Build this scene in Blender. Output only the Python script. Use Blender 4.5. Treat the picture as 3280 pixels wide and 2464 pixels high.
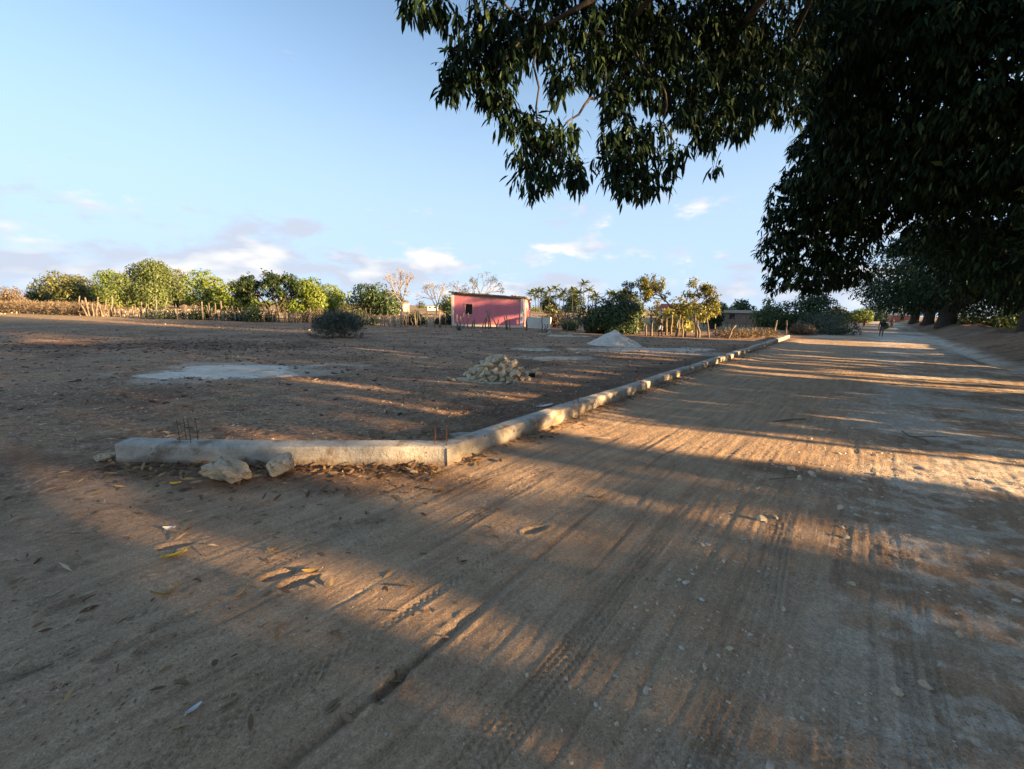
import bpy, bmesh, math, random
import numpy as np
from mathutils import Vector, Matrix

for o in list(bpy.data.objects): bpy.data.objects.remove(o)
scene = bpy.context.scene
COL = scene.collection
random.seed(7)
RNG = np.random.default_rng(11)

# ------------------------------------------------------------------ camera
cam = bpy.data.cameras.new('camera'); camo = bpy.data.objects.new('camera', cam); COL.objects.link(camo)
_p, _r = math.radians(10.3), math.radians(1.3)
F_ = Vector((0, math.cos(_p), -math.sin(_p))); U_ = Vector((0, math.sin(_p), math.cos(_p))); R_ = Vector((1, 0, 0))
Rr = R_*math.cos(_r)+U_*math.sin(_r); Ur = U_*math.cos(_r)-R_*math.sin(_r)
M = Matrix((Rr, Ur, -F_)).transposed().to_4x4(); M.translation = Vector((0, 0, 2.0))
camo.matrix_world = M
cam.sensor_width = 36; cam.lens = 14.93; cam.clip_start = 0.05; cam.clip_end = 9000
scene.camera = camo

# ------------------------------------------------------------------ sun, sky, exposure
SUN_EL = math.radians(10.0)
sdir = Vector((0.925*math.cos(SUN_EL), -0.380*math.cos(SUN_EL), math.sin(SUN_EL))).normalized()
sun = bpy.data.lights.new('sun', 'SUN'); suno = bpy.data.objects.new('sun', sun); COL.objects.link(suno)
sun.energy = 5.0; sun.angle = math.radians(0.6); sun.color = (1.0, 0.67, 0.34)
suno.rotation_euler = sdir.to_track_quat('Z', 'Y').to_euler(); suno.location = (60, -25, 40)

world = bpy.data.worlds.new('World'); scene.world = world; world.use_nodes = True
wt = world.node_tree; wt.nodes.clear()
def wn(t, **k):
    n = wt.nodes.new(t)
    for a, b in k.items(): setattr(n, a, b)
    return n
def wl(a, b): wt.links.new(a, b)
def wmath(op, a, b=None, clamp=False):
    n = wn('ShaderNodeMath', operation=op, use_clamp=clamp)
    for i, v in enumerate((a, b)):
        if v is None: continue
        if isinstance(v, (int, float)): n.inputs[i].default_value = v
        else: wl(v, n.inputs[i])
    return n.outputs[0]
sky = wn('ShaderNodeTexSky', sky_type='NISHITA'); sky.sun_disc = False
sky.sun_elevation = SUN_EL; sky.sun_rotation = math.radians(112.3)
sky.altitude = 0; sky.air_density = 1.0; sky.dust_density = 0.6; sky.ozone_density = 2.0
tc = wn('ShaderNodeTexCoord'); sx = wn('ShaderNodeSeparateXYZ'); wl(tc.outputs['Generated'], sx.inputs[0])
zc = wmath('MAXIMUM', sx.outputs[2], 0.0)
den = wmath('ADD', zc, 0.10)
cv = wn('ShaderNodeCombineXYZ')
wl(sx.outputs[0], cv.inputs[0]); wl(sx.outputs[1], cv.inputs[1]); wl(wmath('MULTIPLY', zc, 2.6), cv.inputs[2])
n1 = wn('ShaderNodeTexNoise'); n1.inputs['Scale'].default_value = 6.5; n1.inputs['Detail'].default_value = 8; n1.inputs['Roughness'].default_value = 0.58
n2 = wn('ShaderNodeTexNoise'); n2.inputs['Scale'].default_value = 1.4; n2.inputs['Detail'].default_value = 2
mp = wn('ShaderNodeMapping'); mp.inputs['Location'].default_value = (3.4, 1.7, 0.1); wl(cv.outputs[0], mp.inputs[0])
wl(mp.outputs[0], n1.inputs['Vector']); wl(mp.outputs[0], n2.inputs['Vector'])
# clouds live low over the horizon all round, a broad noise thins them out
cov = wn('ShaderNodeMapRange'); cov.inputs[1].default_value = 0.02; cov.inputs[2].default_value = 0.30; cov.inputs[3].default_value = 0.22; cov.inputs[4].default_value = -0.20
wl(zc, cov.inputs[0])
s1 = wmath('ADD', n1.outputs['Fac'], cov.outputs[0])
s2 = wmath('ADD', s1, wmath('MULTIPLY', wmath('SUBTRACT', n2.outputs['Fac'], 0.5), 0.55))
dens = wn('ShaderNodeMapRange'); dens.inputs[1].default_value = 0.51; dens.inputs[2].default_value = 0.66; wl(s2, dens.inputs[0])
dens.interpolation_type = 'SMOOTHSTEP'
lo = wn('ShaderNodeMapRange'); lo.inputs[1].default_value = 0.0; lo.inputs[2].default_value = 0.04; wl(zc, lo.inputs[0])
cfac = wmath('MULTIPLY', wmath('MULTIPLY', dens.outputs[0], 0.92), lo.outputs[0])
ccol = wn('ShaderNodeMixRGB'); ccol.inputs[1].default_value = (2.15, 2.35, 2.8, 1); ccol.inputs[2].default_value = (3.7, 3.55, 3.35, 1)
n3 = wn('ShaderNodeTexNoise'); n3.inputs['Scale'].default_value = 7.5; n3.inputs['Detail'].default_value = 3
mp3 = wn('ShaderNodeMapping'); mp3.inputs['Location'].default_value = (3.15, 1.62, 0.35); wl(cv.outputs[0], mp3.inputs[0]); wl(mp3.outputs[0], n3.inputs['Vector'])
cb = wn('ShaderNodeMapRange'); cb.inputs[1].default_value = 0.48; cb.inputs[2].default_value = 0.68; wl(n3.outputs['Fac'], cb.inputs[0])
wl(cb.outputs[0], ccol.inputs[0])
hzm = wn('ShaderNodeMixRGB'); wl(sky.outputs[0], hzm.inputs[1]); hzm.inputs[2].default_value = (1.98, 2.65, 3.6, 1)
mixs = wn('ShaderNodeMixRGB'); wl(cfac, mixs.inputs[0]); wl(hzm.outputs[0], mixs.inputs[1]); wl(ccol.outputs[0], mixs.inputs[2])
# pale haze low over the horizon, the same all round
hz = wn('ShaderNodeMapRange'); hz.inputs[1].default_value = 0.0; hz.inputs[2].default_value = 0.66; hz.inputs[3].default_value = 0.93; hz.inputs[4].default_value = 0.04; wl(zc, hz.inputs[0])
hz.interpolation_type = 'SMOOTHERSTEP'; wl(hz.outputs[0], hzm.inputs[0])
bg = wn('ShaderNodeBackground'); bg.inputs[1].default_value = 0.068; wl(mixs.outputs[0], bg.inputs[0])
wo = wn('ShaderNodeOutputWorld'); wl(bg.outputs[0], wo.inputs[0])

vs = scene.view_settings; vs.view_transform = 'Standard'; vs.look = 'None'; vs.gamma = 1; vs.exposure = 2.2; vs.use_curve_mapping = False
scene.render.engine = 'CYCLES'

# ------------------------------------------------------------------ helpers
RD = np.array([0.64, 0.768]); NN = np.array([0.768, -0.64])      # along the road, to its right
K = math.tan(SUN_EL)/0.954
def tn(t, n): return t*RD[0]+n*NN[0], t*RD[1]+n*NN[1]

def hash2(ix, iy, s):
    h = (ix.astype(np.int64)*374761393+iy.astype(np.int64)*668265263+s*974634777) & 0xffffffff
    h = ((h ^ (h >> 13))*1274126177) & 0xffffffff
    return ((h ^ (h >> 16)) & 0xffff)/65535.0
def vn(x, y, s=0):
    x = np.asarray(x, float); y = np.asarray(y, float)
    ix = np.floor(x); iy = np.floor(y); fx = x-ix; fy = y-iy
    fx = fx*fx*(3-2*fx); fy = fy*fy*(3-2*fy)
    a = hash2(ix, iy, s); b = hash2(ix+1, iy, s); c = hash2(ix, iy+1, s); d = hash2(ix+1, iy+1, s)
    return (a+(b-a)*fx)*(1-fy)+(c+(d-c)*fx)*fy-0.5
def fbm(x, y, s=0, o=4, g=0.5):
    v = 0; a = 1.0
    for i in range(o):
        v = v+a*vn(x, y, s+i*17); x = x*2.03+5.1; y = y*2.03+3.7; a *= g
    return v
def sstep(a, b, x):
    u = np.clip((x-a)/(b-a), 0, 1); return u*u*(3-2*u)

def link(name, me, mat=None, parent=None):
    o = bpy.data.objects.new(name, me); COL.objects.link(o)
    if mat is not None and me is not None and len(me.materials) == 0: me.materials.append(mat)
    if parent is not None: o.parent = parent
    return o
def tag(o, label=None, cat=None, group=None, kind=None):
    if label: o['label'] = label
    if cat: o['category'] = cat
    if group: o['group'] = group
    if kind: o['kind'] = kind
    return o
def empty(name, loc=(0, 0, 0), rz=0, label=None, cat=None, group=None):
    o = bpy.data.objects.new(name, None); COL.objects.link(o); o.location = loc; o.rotation_euler = (0, 0, rz); o.empty_display_size = 0.2
    return tag(o, label, cat, group)
def npmesh(name, V, polys, smooth=False, attrs=None, colattr=None):
    """polys: int array (M,k) or list of such arrays"""
    if not isinstance(polys, list): polys = [polys]
    me = bpy.data.meshes.new(name)
    V = np.asarray(V, np.float32)
    me.vertices.add(len(V)); me.vertices.foreach_set('co', V.ravel())
    nl = sum(p.size for p in polys); nf = sum(len(p) for p in polys)
    me.loops.add(nl); me.polygons.add(nf)
    me.loops.foreach_set('vertex_index', np.concatenate([p.ravel() for p in polys]).astype(np.int32))
    st = []; base = 0
    for p in polys:
        k = p.shape[1]; st.append(base+np.arange(len(p))*k); base += p.size
    me.polygons.foreach_set('loop_start', np.concatenate(st).astype(np.int32))
    if smooth: me.polygons.foreach_set('use_smooth', np.ones(nf, bool))
    for k, v in (attrs or {}).items():
        a = me.attributes.new(k, 'FLOAT', 'POINT'); a.data.foreach_set('value', np.asarray(v, np.float32))
    for k, v in (colattr or {}).items():
        a = me.attributes.new(k, 'FLOAT_COLOR', 'POINT'); a.data.foreach_set('color', np.asarray(v, np.float32).ravel())
    me.update(calc_edges=True)
    return me

class MB:
    """collects tubes and boxes into one mesh"""
    def __init__(s): s.v = []; s.f = []; s.n = 0
    def add(s, V, F):
        V = np.asarray(V, float); s.v.append(V)
        for f in F: s.f.append(tuple(int(i)+s.n for i in f))
        s.n += len(V)
    def tube(s, pts, rad, k=6, cap=True, jit=0.0):
        pts = [np.asarray(p, float) for p in pts]; m = len(pts); V = []; F = []
        up = np.array([0.31, 0.17, 0.93])
        for i, p in enumerate(pts):
            d = pts[min(i+1, m-1)]-pts[max(i-1, 0)]; d = d/(np.linalg.norm(d)+1e-9)
            a = np.cross(d, up); 
            if np.linalg.norm(a) < 0.1: a = np.cross(d, [1, 0, 0])
            a /= np.linalg.norm(a); b = np.cross(d, a)
            r = rad[i] if hasattr(rad, '__len__') else rad
            for j in range(k):
                th = 2*math.pi*j/k; rr = r*(1+random.uniform(-jit, jit))
                V.append(p+rr*(a*math.cos(th)+b*math.sin(th)))
        for i in range(m-1):
            for j in range(k): F.append((i*k+j, i*k+(j+1) % k, (i+1)*k+(j+1) % k, (i+1)*k+j))
        if cap: F.append(tuple(range(k-1, -1, -1))); F.append(tuple((m-1)*k+j for j in range(k)))
        s.add(V, F)
    def box(s, x0, x1, y0, y1, z0, z1):
        V = [(x, y, z) for x in (x0, x1) for y in (y0, y1) for z in (z0, z1)]
        s.add(V, [(0, 1, 3, 2), (4, 6, 7, 5), (0, 4, 5, 1), (2, 3, 7, 6), (0, 2, 6, 4), (1, 5, 7, 3)])
    def mesh(s, name, smooth=False):
        me = bpy.data.meshes.new(name); me.from_pydata(np.concatenate(s.v).tolist(), [], s.f)
        if smooth: me.polygons.foreach_set('use_smooth', np.ones(len(me.polygons), bool))
        me.update(); return me
    def build(s, name, mat, parent=None, smooth=False): return link(name, s.mesh(name, smooth), mat, parent)

# ------------------------------------------------------------------ materials
def newmat(name):
    m = bpy.data.materials.new(name); m.use_nodes = True; nt = m.node_tree; nt.nodes.clear()
    out = nt.nodes.new('ShaderNodeOutputMaterial'); b = nt.nodes.new('ShaderNodeBsdfPrincipled')
    nt.links.new(b.outputs[0], out.inputs[0]); b.inputs['Roughness'].default_value = 0.85
    b.inputs['Specular IOR Level'].default_value = 0.25
    return m, nt, b, out
def nd(nt, t, ins=None, **k):
    n = nt.nodes.new(t)
    for a, v in k.items(): setattr(n, a, v)
    for a, v in (ins or {}).items():
        s = n.inputs[a]
        if isinstance(v, bpy.types.NodeSocket): nt.links.new(v, s)
        else: s.default_value = v
    return n
def noise(nt, vec, scale, detail=4, rough=0.55): return nd(nt, 'ShaderNodeTexNoise', {'Vector': vec, 'Scale': scale, 'Detail': detail, 'Roughness': rough}).outputs['Fac']
def ramp(nt, fac, a, b, lo=0.0, hi=1.0):
    return nd(nt, 'ShaderNodeMapRange', {0: fac, 1: a, 2: b, 3: lo, 4: hi}).outputs[0]
def mixc(nt, fac, a, b, blend='MIX'):
    n = nd(nt, 'ShaderNodeMixRGB', blend_type=blend)
    for i, v in enumerate((fac, a, b)):
        if isinstance(v, bpy.types.NodeSocket): nt.links.new(v, n.inputs[i])
        elif i == 0: n.inputs[0].default_value = v
        else: n.inputs[i].default_value = (*v, 1)
    return n.outputs[0]
def mul(nt, a, b): 
    n = nd(nt, 'ShaderNodeMath', operation='MULTIPLY')
    for i, v in enumerate((a, b)):
        if isinstance(v, bpy.types.NodeSocket): nt.links.new(v, n.inputs[i])
        else: n.inputs[i].default_value = v
    return n.outputs[0]
def bump(nt, b, h, strength, dist):
    n = nd(nt, 'ShaderNodeBump', {'Height': h, 'Strength': strength, 'Distance': dist}); nt.links.new(n.outputs[0], b.inputs['Normal'])
def rough_mat(name, c1, c2, scale=3.0, c3=None, s3=1.0, rough=0.9, bs=0.4, bd=0.02, bscale=25):
    m, nt, b, out = newmat(name)
    v = nd(nt, 'ShaderNodeTexCoord').outputs['Object']
    c = mixc(nt, ramp(nt, noise(nt, v, scale, 6, .6), .35, .65), c1, c2)
    if c3: c = mixc(nt, ramp(nt, noise(nt, v, s3, 5, .6), .52, .66), c, c3)
    nt.links.new(c, b.inputs['Base Color']); b.inputs['Roughness'].default_value = rough
    bump(nt, b, noise(nt, v, bscale, 5, .65), bs, bd)
    return m
def leaf_mat(name, cols, trans=0.3, rough=0.5, spec=0.4):
    m, nt, b, out = newmat(name)
    a = nd(nt, 'ShaderNodeAttribute', attribute_name='rnd').outputs['Fac']
    cr = nd(nt, 'ShaderNodeValToRGB', {'Fac': a})
    el = cr.color_ramp.elements
    while len(el) < len(cols): el.new(0.5)
    for i, (p, c) in enumerate(cols): el[i].position = p; el[i].color = (*c, 1)
    nt.links.new(cr.outputs[0], b.inputs['Base Color']); b.inputs['Roughness'].default_value = rough; b.inputs['Specular IOR Level'].default_value = spec
    if trans > 0:
        t = nd(nt, 'ShaderNodeBsdfTranslucent', {'Color': cr.outputs[0]})
        mx = nd(nt, 'ShaderNodeMixShader', {0: trans}); nt.links.new(b.outputs[0], mx.inputs[1]); nt.links.new(t.outputs[0], mx.inputs[2]); nt.links.new(mx.outputs[0], out.inputs[0])
    return m

# ground: masks  R sand, G lime white, B dark earth, A straw
def earth_mat():
    m, nt, b, out = newmat('earth')
    v = nd(nt, 'ShaderNodeTexCoord').outputs['Object']
    at = nd(nt, 'ShaderNodeAttribute', attribute_name='mask'); sp = nd(nt, 'ShaderNodeSeparateColor', {0: at.outputs['Color']})
    R, G, B, A = sp.outputs[0], sp.outputs[1], sp.outputs[2], at.outputs['Alpha']
    n_big = noise(nt, v, 0.35, 5); n_mid = noise(nt, v, 2.2, 6, .62); n_fin = noise(nt, v, 14, 6, .68); n_gr = noise(nt, v, 90, 4, .7)
    soil = mixc(nt, ramp(nt, n_mid, .36, .64), (.12, .066, .042), (.30, .182, .112))
    soil = mixc(nt, mul(nt, ramp(nt, n_big, .42, .6), .6), soil, (.34, .222, .142))
    soil = mixc(nt, mul(nt, ramp(nt, n_fin, .52, .64), .75), soil, (.50, .37, .24))
    soil = mixc(nt, mul(nt, ramp(nt, noise(nt, v, 5.5, 7, .7), .5, .64), .6), soil, (.075, .042, .028))
    straw = mixc(nt, ramp(nt, n_mid, .35, .65), (.27, .185, .095), (.38, .275, .15))
    sand = mixc(nt, ramp(nt, n_mid, .35, .66), (.33, .218, .134), (.44, .303, .19))
    sand = mixc(nt, mul(nt, ramp(nt, n_big, .45, .6), .5), sand, (.385, .275, .176))
    rot = nd(nt, 'ShaderNodeMapping', {0: v}); rot.inputs['Rotation'].default_value = (0, 0, math.radians(-50.2))
    scl = nd(nt, 'ShaderNodeMapping', {0: rot.outputs[0]}); scl.inputs['Scale'].default_value = (.55, 7.5, 1)
    n_str = noise(nt, scl.outputs[0], 1.3, 6, .68)
    sand = mixc(nt, mul(nt, ramp(nt, n_str, .5, .68), .55), sand, (.21, .135, .085))
    sand = mixc(nt, mul(nt, ramp(nt, n_str, .48, .34), .35), sand, (.54, .40, .265))
    lime = mixc(nt, ramp(nt, n_fin, .35, .65), (.47, .39, .30), (.64, .56, .45))
    c = mixc(nt, A, soil, straw); c = mixc(nt, R, c, sand)
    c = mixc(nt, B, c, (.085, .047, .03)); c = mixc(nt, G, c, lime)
    c = mixc(nt, 1.0, c, mixc(nt, ramp(nt, n_gr, .3, .7), (.82, .83, .84), (1.68, 1.67, 1.66)), 'MULTIPLY')
    c = mixc(nt, .8, c, mixc(nt, ramp(nt, noise(nt, v, 34, 5, .7), .35, .65), (.78, .77, .76), (1.16, 1.15, 1.14)), 'MULTIPLY')
    nt.links.new(c, b.inputs['Base Color']); b.inputs['Roughness'].default_value = .95; b.inputs['Specular IOR Level'].default_value = .12
    h = nd(nt, 'ShaderNodeMath', {0: mul(nt, n_fin, 1.0), 1: mul(nt, n_gr, .4)}, operation='ADD').outputs[0]
    h = nd(nt, 'ShaderNodeMath', {0: h, 1: mul(nt, mul(nt, n_str, R), .8)}, operation='ADD').outputs[0]
    bump(nt, b, h, 1.0, .028)
    return m
EARTH = earth_mat()
CONC = rough_mat('concrete', (.40, .355, .285), (.55, .50, .42), 7, (.26, .205, .145), 3.4, .95, .9, .02, 28)
RUST = rough_mat('rusty_steel', (.10, .055, .035), (.17, .09, .055), 20)
def pit_concrete():
    nt = CONC.node_tree; b = [n for n in nt.nodes if n.type == 'BSDF_PRINCIPLED'][0]; v = nd(nt, 'ShaderNodeTexCoord').outputs['Object']
    old = b.inputs['Base Color'].links[0].from_socket
    p = ramp(nt, noise(nt, v, 11, 3, .5), .66, .70); q = ramp(nt, noise(nt, v, 2.4, 4, .6), .45, .62)
    c = mixc(nt, mul(nt, p, q), old, (.09, .065, .045))
    xyz = nd(nt, 'ShaderNodeSeparateXYZ', {0: v}); g = nd(nt, 'ShaderNodeMath', {0: xyz.outputs[2], 1: mul(nt, noise(nt, v, 3.5, 5, .65), -.22)}, operation='ADD').outputs[0]
    c = mixc(nt, mul(nt, ramp(nt, g, -.01, -.07), .75), c, (.22, .15, .095))      # soil splashed up the foot
    nt.links.new(c, b.inputs['Base Color'])
pit_concrete()
LIME = rough_mat('limestone', (.48, .39, .265), (.64, .55, .41), 4, (.32, .21, .11), 3.2, .9, .7, .03, 14)
LIMEP = rough_mat('pile_limestone', (.54, .43, .28), (.70, .59, .42), 3, (.42, .30, .17), 2.5, .9, .5, .02, 14)
SANDW = rough_mat('building_sand', (.60, .51, .40), (.74, .65, .53), 3, (.48, .385, .285), 1.6, .95, .6, .03, 22)
BARK = rough_mat('bark', (.05, .04, .032), (.095, .077, .062), 6, None, 1, .95, .8, .03, 12)
BARKP = rough_mat('pale_bark', (.24, .20, .165), (.34, .29, .24), 5, (.16, .13, .10), 4, .9, .4, .02, 16)
POST = rough_mat('weathered_post', (.17, .13, .095), (.27, .21, .15), 5, (.11, .085, .065), 4, .9, .6, .02, 20)
TWIG = rough_mat('grey_twig', (.20, .17, .14), (.32, .28, .23), 6)
MANGO = leaf_mat('mango_leaf', [(0, (.010, .021, .010)), (.55, (.018, .037, .017)), (.80, (.030, .056, .025)), (1, (.095, .135, .055))], .08, .6, .07)  # upper end of the ramp paints leaf highlights into the colour
GREEN_Y = leaf_mat('sunny_leaf', [(0, (.075, .12, .016)), (.5, (.15, .205, .028)), (1, (.25, .28, .045))], .28)
GREEN_D = leaf_mat('deep_leaf', [(0, (.022, .042, .016)), (.55, (.042, .074, .022)), (1, (.085, .12, .03))], .2)
GREEN_P = leaf_mat('pale_leaf', [(0, (.07, .10, .028)), (.5, (.11, .145, .04)), (1, (.16, .19, .06))], .25)
OLIVE = leaf_mat('olive_leaf', [(0, (.05, .068, .018)), (.5, (.11, .12, .032)), (1, (.19, .175, .055))], .25)
YELLOW = leaf_mat('yellowing_leaf', [(0, (.13, .15, .03)), (.5, (.26, .25, .045)), (1, (.40, .33, .07))], .35)
GREYG = leaf_mat('grey_green_leaf', [(0, (.045, .065, .040)), (.6, (.085, .105, .065)), (1, (.14, .15, .09))], .2)
STRAW = leaf_mat('dry_grass_blade', [(0, (.16, .11, .065)), (.5, (.36, .26, .16)), (1, (.60, .48, .32))], .1, .8, .1)
DRYLEAF = leaf_mat('dry_leaf', [(0, (.10, .055, .03)), (.45, (.20, .12, .065)), (.85, (.34, .23, .12)), (1, (.42, .28, .12))], .1, .7, .2)
DRYBRUSH = leaf_mat('dry_brush_leaf', [(0, (.10, .075, .05)), (.5, (.19, .14, .09)), (1, (.27, .205, .13))], .15, .8, .1)
PALML = leaf_mat('palm_leaf', [(0, (.07, .10, .025)), (.5, (.13, .16, .035)), (1, (.25, .24, .06))], .25)
def flat_mat(name, c, rough=.7, c2=None): return rough_mat(name, c, c2 or tuple(x*.85 for x in c), 8, None, 1, rough, .15, .005, 40)

# ------------------------------------------------------------------ terrain
TRACKS = [(-2.55, .10, 1, .012, 1.4), (-1.72, .055, 0, .020, 1.2), (-1.45, .035, 0, .015, 1.1), (-1.05, .085, 1, .012, 1.0), (-3.3, .09, 1, .008, .6), (-2.1, .045, 2, .010, 1.0),
 (-.62, .04, 0, .010, .8), (-.3, .09, 1, .009, .6), (.15, .05, 2, .008, .4), (.55, .10, 1, .008, .4), (1.15, .04, 0, .008, .2), (1.6, .09, 1, .008, 0), (2.2, .05, 2, .007, 0), (2.9, .09, 1, .007, 0), (3.7, .04, 0, .008, 0),
 (-3.75, .04, 0, .008, .4), (-2.88, .03, 0, .008, 1.2), (-1.28, .025, 0, .007, 1.2), (-.85, .025, 0, .007, 1.0), (-.1, .022, 0, .006, .5), (-2.3, .022, 0, .006, 1.2), (-3.05, .022, 0, .006, .9), (-.45, .02, 0, .006, .7), (.35, .022, 0, .006, .3), (.85, .022, 0, .006, .3)]+[(-3.9+.27*i+.11*math.sin(i*5.1), .014+.004*(i % 3), 0, .0032+.001*(i % 2), 1.2-.07*i) for i in range(27)]
FEET = [(-2.22, 2.15, .9), (-2.03, 2.19, .9), (-2.62, 1.96, .6), (-1.49, 3.61, .3), (-1.29, 3.68, .3), (-2.1, 2.37, .8), (-1.69, 2.86, .5), (-1.52, 2.79, .6), (-2.9, 2.5, 1.0), (-2.75, 3.2, .4), (-3.3, 2.9, .5), (-.6, 1.95, 1.2), (.25, 3.6, .5)]
BEAM_A = np.array([-.81, 5.15]); BEAM_D = np.array([.617, .787]); BEAM_L = 38.4
def terrain(x, y, detail=True):
    t = x*RD[0]+y*RD[1]; n = x*NN[0]+y*NN[1]
    r = np.hypot(x, y)
    edge = fbm(t/5.0, t*0+2.2, 31, 3)*1.2
    onroad = sstep(-4.7, -3.9, n)*sstep(5.6, 4.6, n+edge*.5)
    fore = sstep(5.1, 4.4, y+fbm(x/1.3, y/1.3, 5)*.5)*sstep(-6.5, -2.6, x+fbm(x/1.1, y/1.1, 7)*1.6)
    road = np.maximum(onroad*sstep(2.6, 3.8, t), np.where(y < 6, fore*(n < 5.5), 0)*np.where(t < 4.2, 1, onroad))
    road = np.maximum(road, onroad*(y < 5.4)*(n > -3.9))
    z = .05*fbm(x/7, y/7, 1, 3)*sstep(2, 8, r)
    # the field: clods and hoof marks
    z = z+(1-road)*(.030*fbm(x/.9, y/.9, 2, 4)+.018*fbm(x/.22, y/.22, 3, 3))
    # the sand road: furrows drawn along it
    wob = fbm(t/6, n/3, 9, 2)*.5
    z = z+road*(.006*fbm((n+wob)*2.2, t*.18, 12, 2)+.0035*vn((n+wob)*9, t*.5, 13)+.004*vn((n+wob)*26, t*1.2, 14)+.006*fbm(x/.35, y/.35, 15, 3)+.0045*fbm(x/.09, y/.09, 16, 3))
    right = sstep(-.6, .8, n+fbm(t/2, n/2, 21)*.8)*road
    z = z+right*(.016*fbm(x/.14, y/.14, 23, 3)+.02*fbm(x/.6, y/.6, 24, 2))
    # sand banked against the beam
    z = z+.05*sstep(-3.2, -4.1, n)*sstep(3.4, 4.5, t)*sstep(41, 38, t)*(n > -4.6)*(1+fbm(t/1.1, n, 41))
    # the earth bank on the right
    bh = (.28+.62*sstep(22, 33, t))*(1+.55*fbm(t/4.5, n/3, 51))
    bank = sstep(5.0, 8.4, n+edge*.6)
    z = z+bh*bank*(1-.45*sstep(10, 15, n))+bank*(.26*fbm(x/1.5, y/1.5, 52, 5, .6))
    # the drop beside the road's broken edge
    z = z-.22*np.exp(-((n-4.6-edge*.4)/.45)**2)*sstep(24, 30, t)*sstep(60, 48, t)
    if detail:
        near = r < 16
        if near.any():
            xn, yn = x[near], y[near]; dz = np.zeros_like(xn)
            tq, nq, rq, rd_ = t[near], n[near], r[near], road[near]
            lod = sstep(7.5, 3.0, rq); lod2 = sstep(13, 6, rq)
            for q, (n0, hw, kind, dep, sl) in enumerate(TRACKS):
                nc = n0-.26*sstep(.6, 6, tq)*sl+.11*fbm(tq/3.1, tq*0+q*7.3, 61, 2)
                d = nq-nc
                if not (np.abs(d) < .3).any(): continue
                fade = sstep(-.30, .10, fbm(tq/1.5, tq*0+q*3.7, 63, 2)+.04)
                ins = sstep(hw+.012, hw-.012, np.abs(d)); jag = .006*vn(tq*26, d*0+q, 66)
                if kind == 1:       # car tyre: grooves with lugs
                    g = np.zeros_like(d)
                    for k_ in (-.75, -.25, .25, .75): g += np.exp(-((d-k_*hw-jag*1.4)/.0085)**2)
                    lug = np.sin(2*math.pi*(tq/.040+np.sign(d)*d/.06))
                    z_ = -.45*dep*ins*(.35+.65*lod)+lod*(.010*g*(1+.35*lug)*ins+.0018*lug*ins)+lod2*.006*np.exp(-((np.abs(d)-hw-.012)/.014)**2)*(1+vn(tq*13, d*0+q, 67))
                elif kind == 2:     # motorbike knobs
                    knob = np.sin(2*math.pi*tq/.058+.8*vn(tq*7, tq*0, 68))*np.cos(math.pi*d/hw*1.5)
                    z_ = -.5*dep*ins+lod*.008*knob*ins+lod2*.007*np.exp(-((np.abs(d)-hw-.01)/.012)**2)
                else:               # smooth narrow rut with crumbled lips
                    z_ = -dep*(.2+.8*sstep(7, 3.5, rq))*np.exp(-((d-jag*2)/(hw*.55))**2)+lod2*.35*dep*np.exp(-((np.abs(d)-hw-.012)/.014)**2)*(1+1.4*vn(tq*17, d*0+q, 69))
                dz += fade*z_*(.35+.65*rd_)
            for fx, fy, a in FEET:
                u = (xn-fx)*math.cos(a)+(yn-fy)*math.sin(a); v = -(xn-fx)*math.sin(a)+(yn-fy)*math.cos(a)
                d = np.sqrt((u/.13)**2+(v/(.048-.012*np.tanh(u*12)))**2)
                dz += -.022*sstep(1.15, .8, d)+.008*np.exp(-((d-1.25)/.22)**2)
            z[near] += dz
    return z, road, right, bank, t, n

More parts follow.
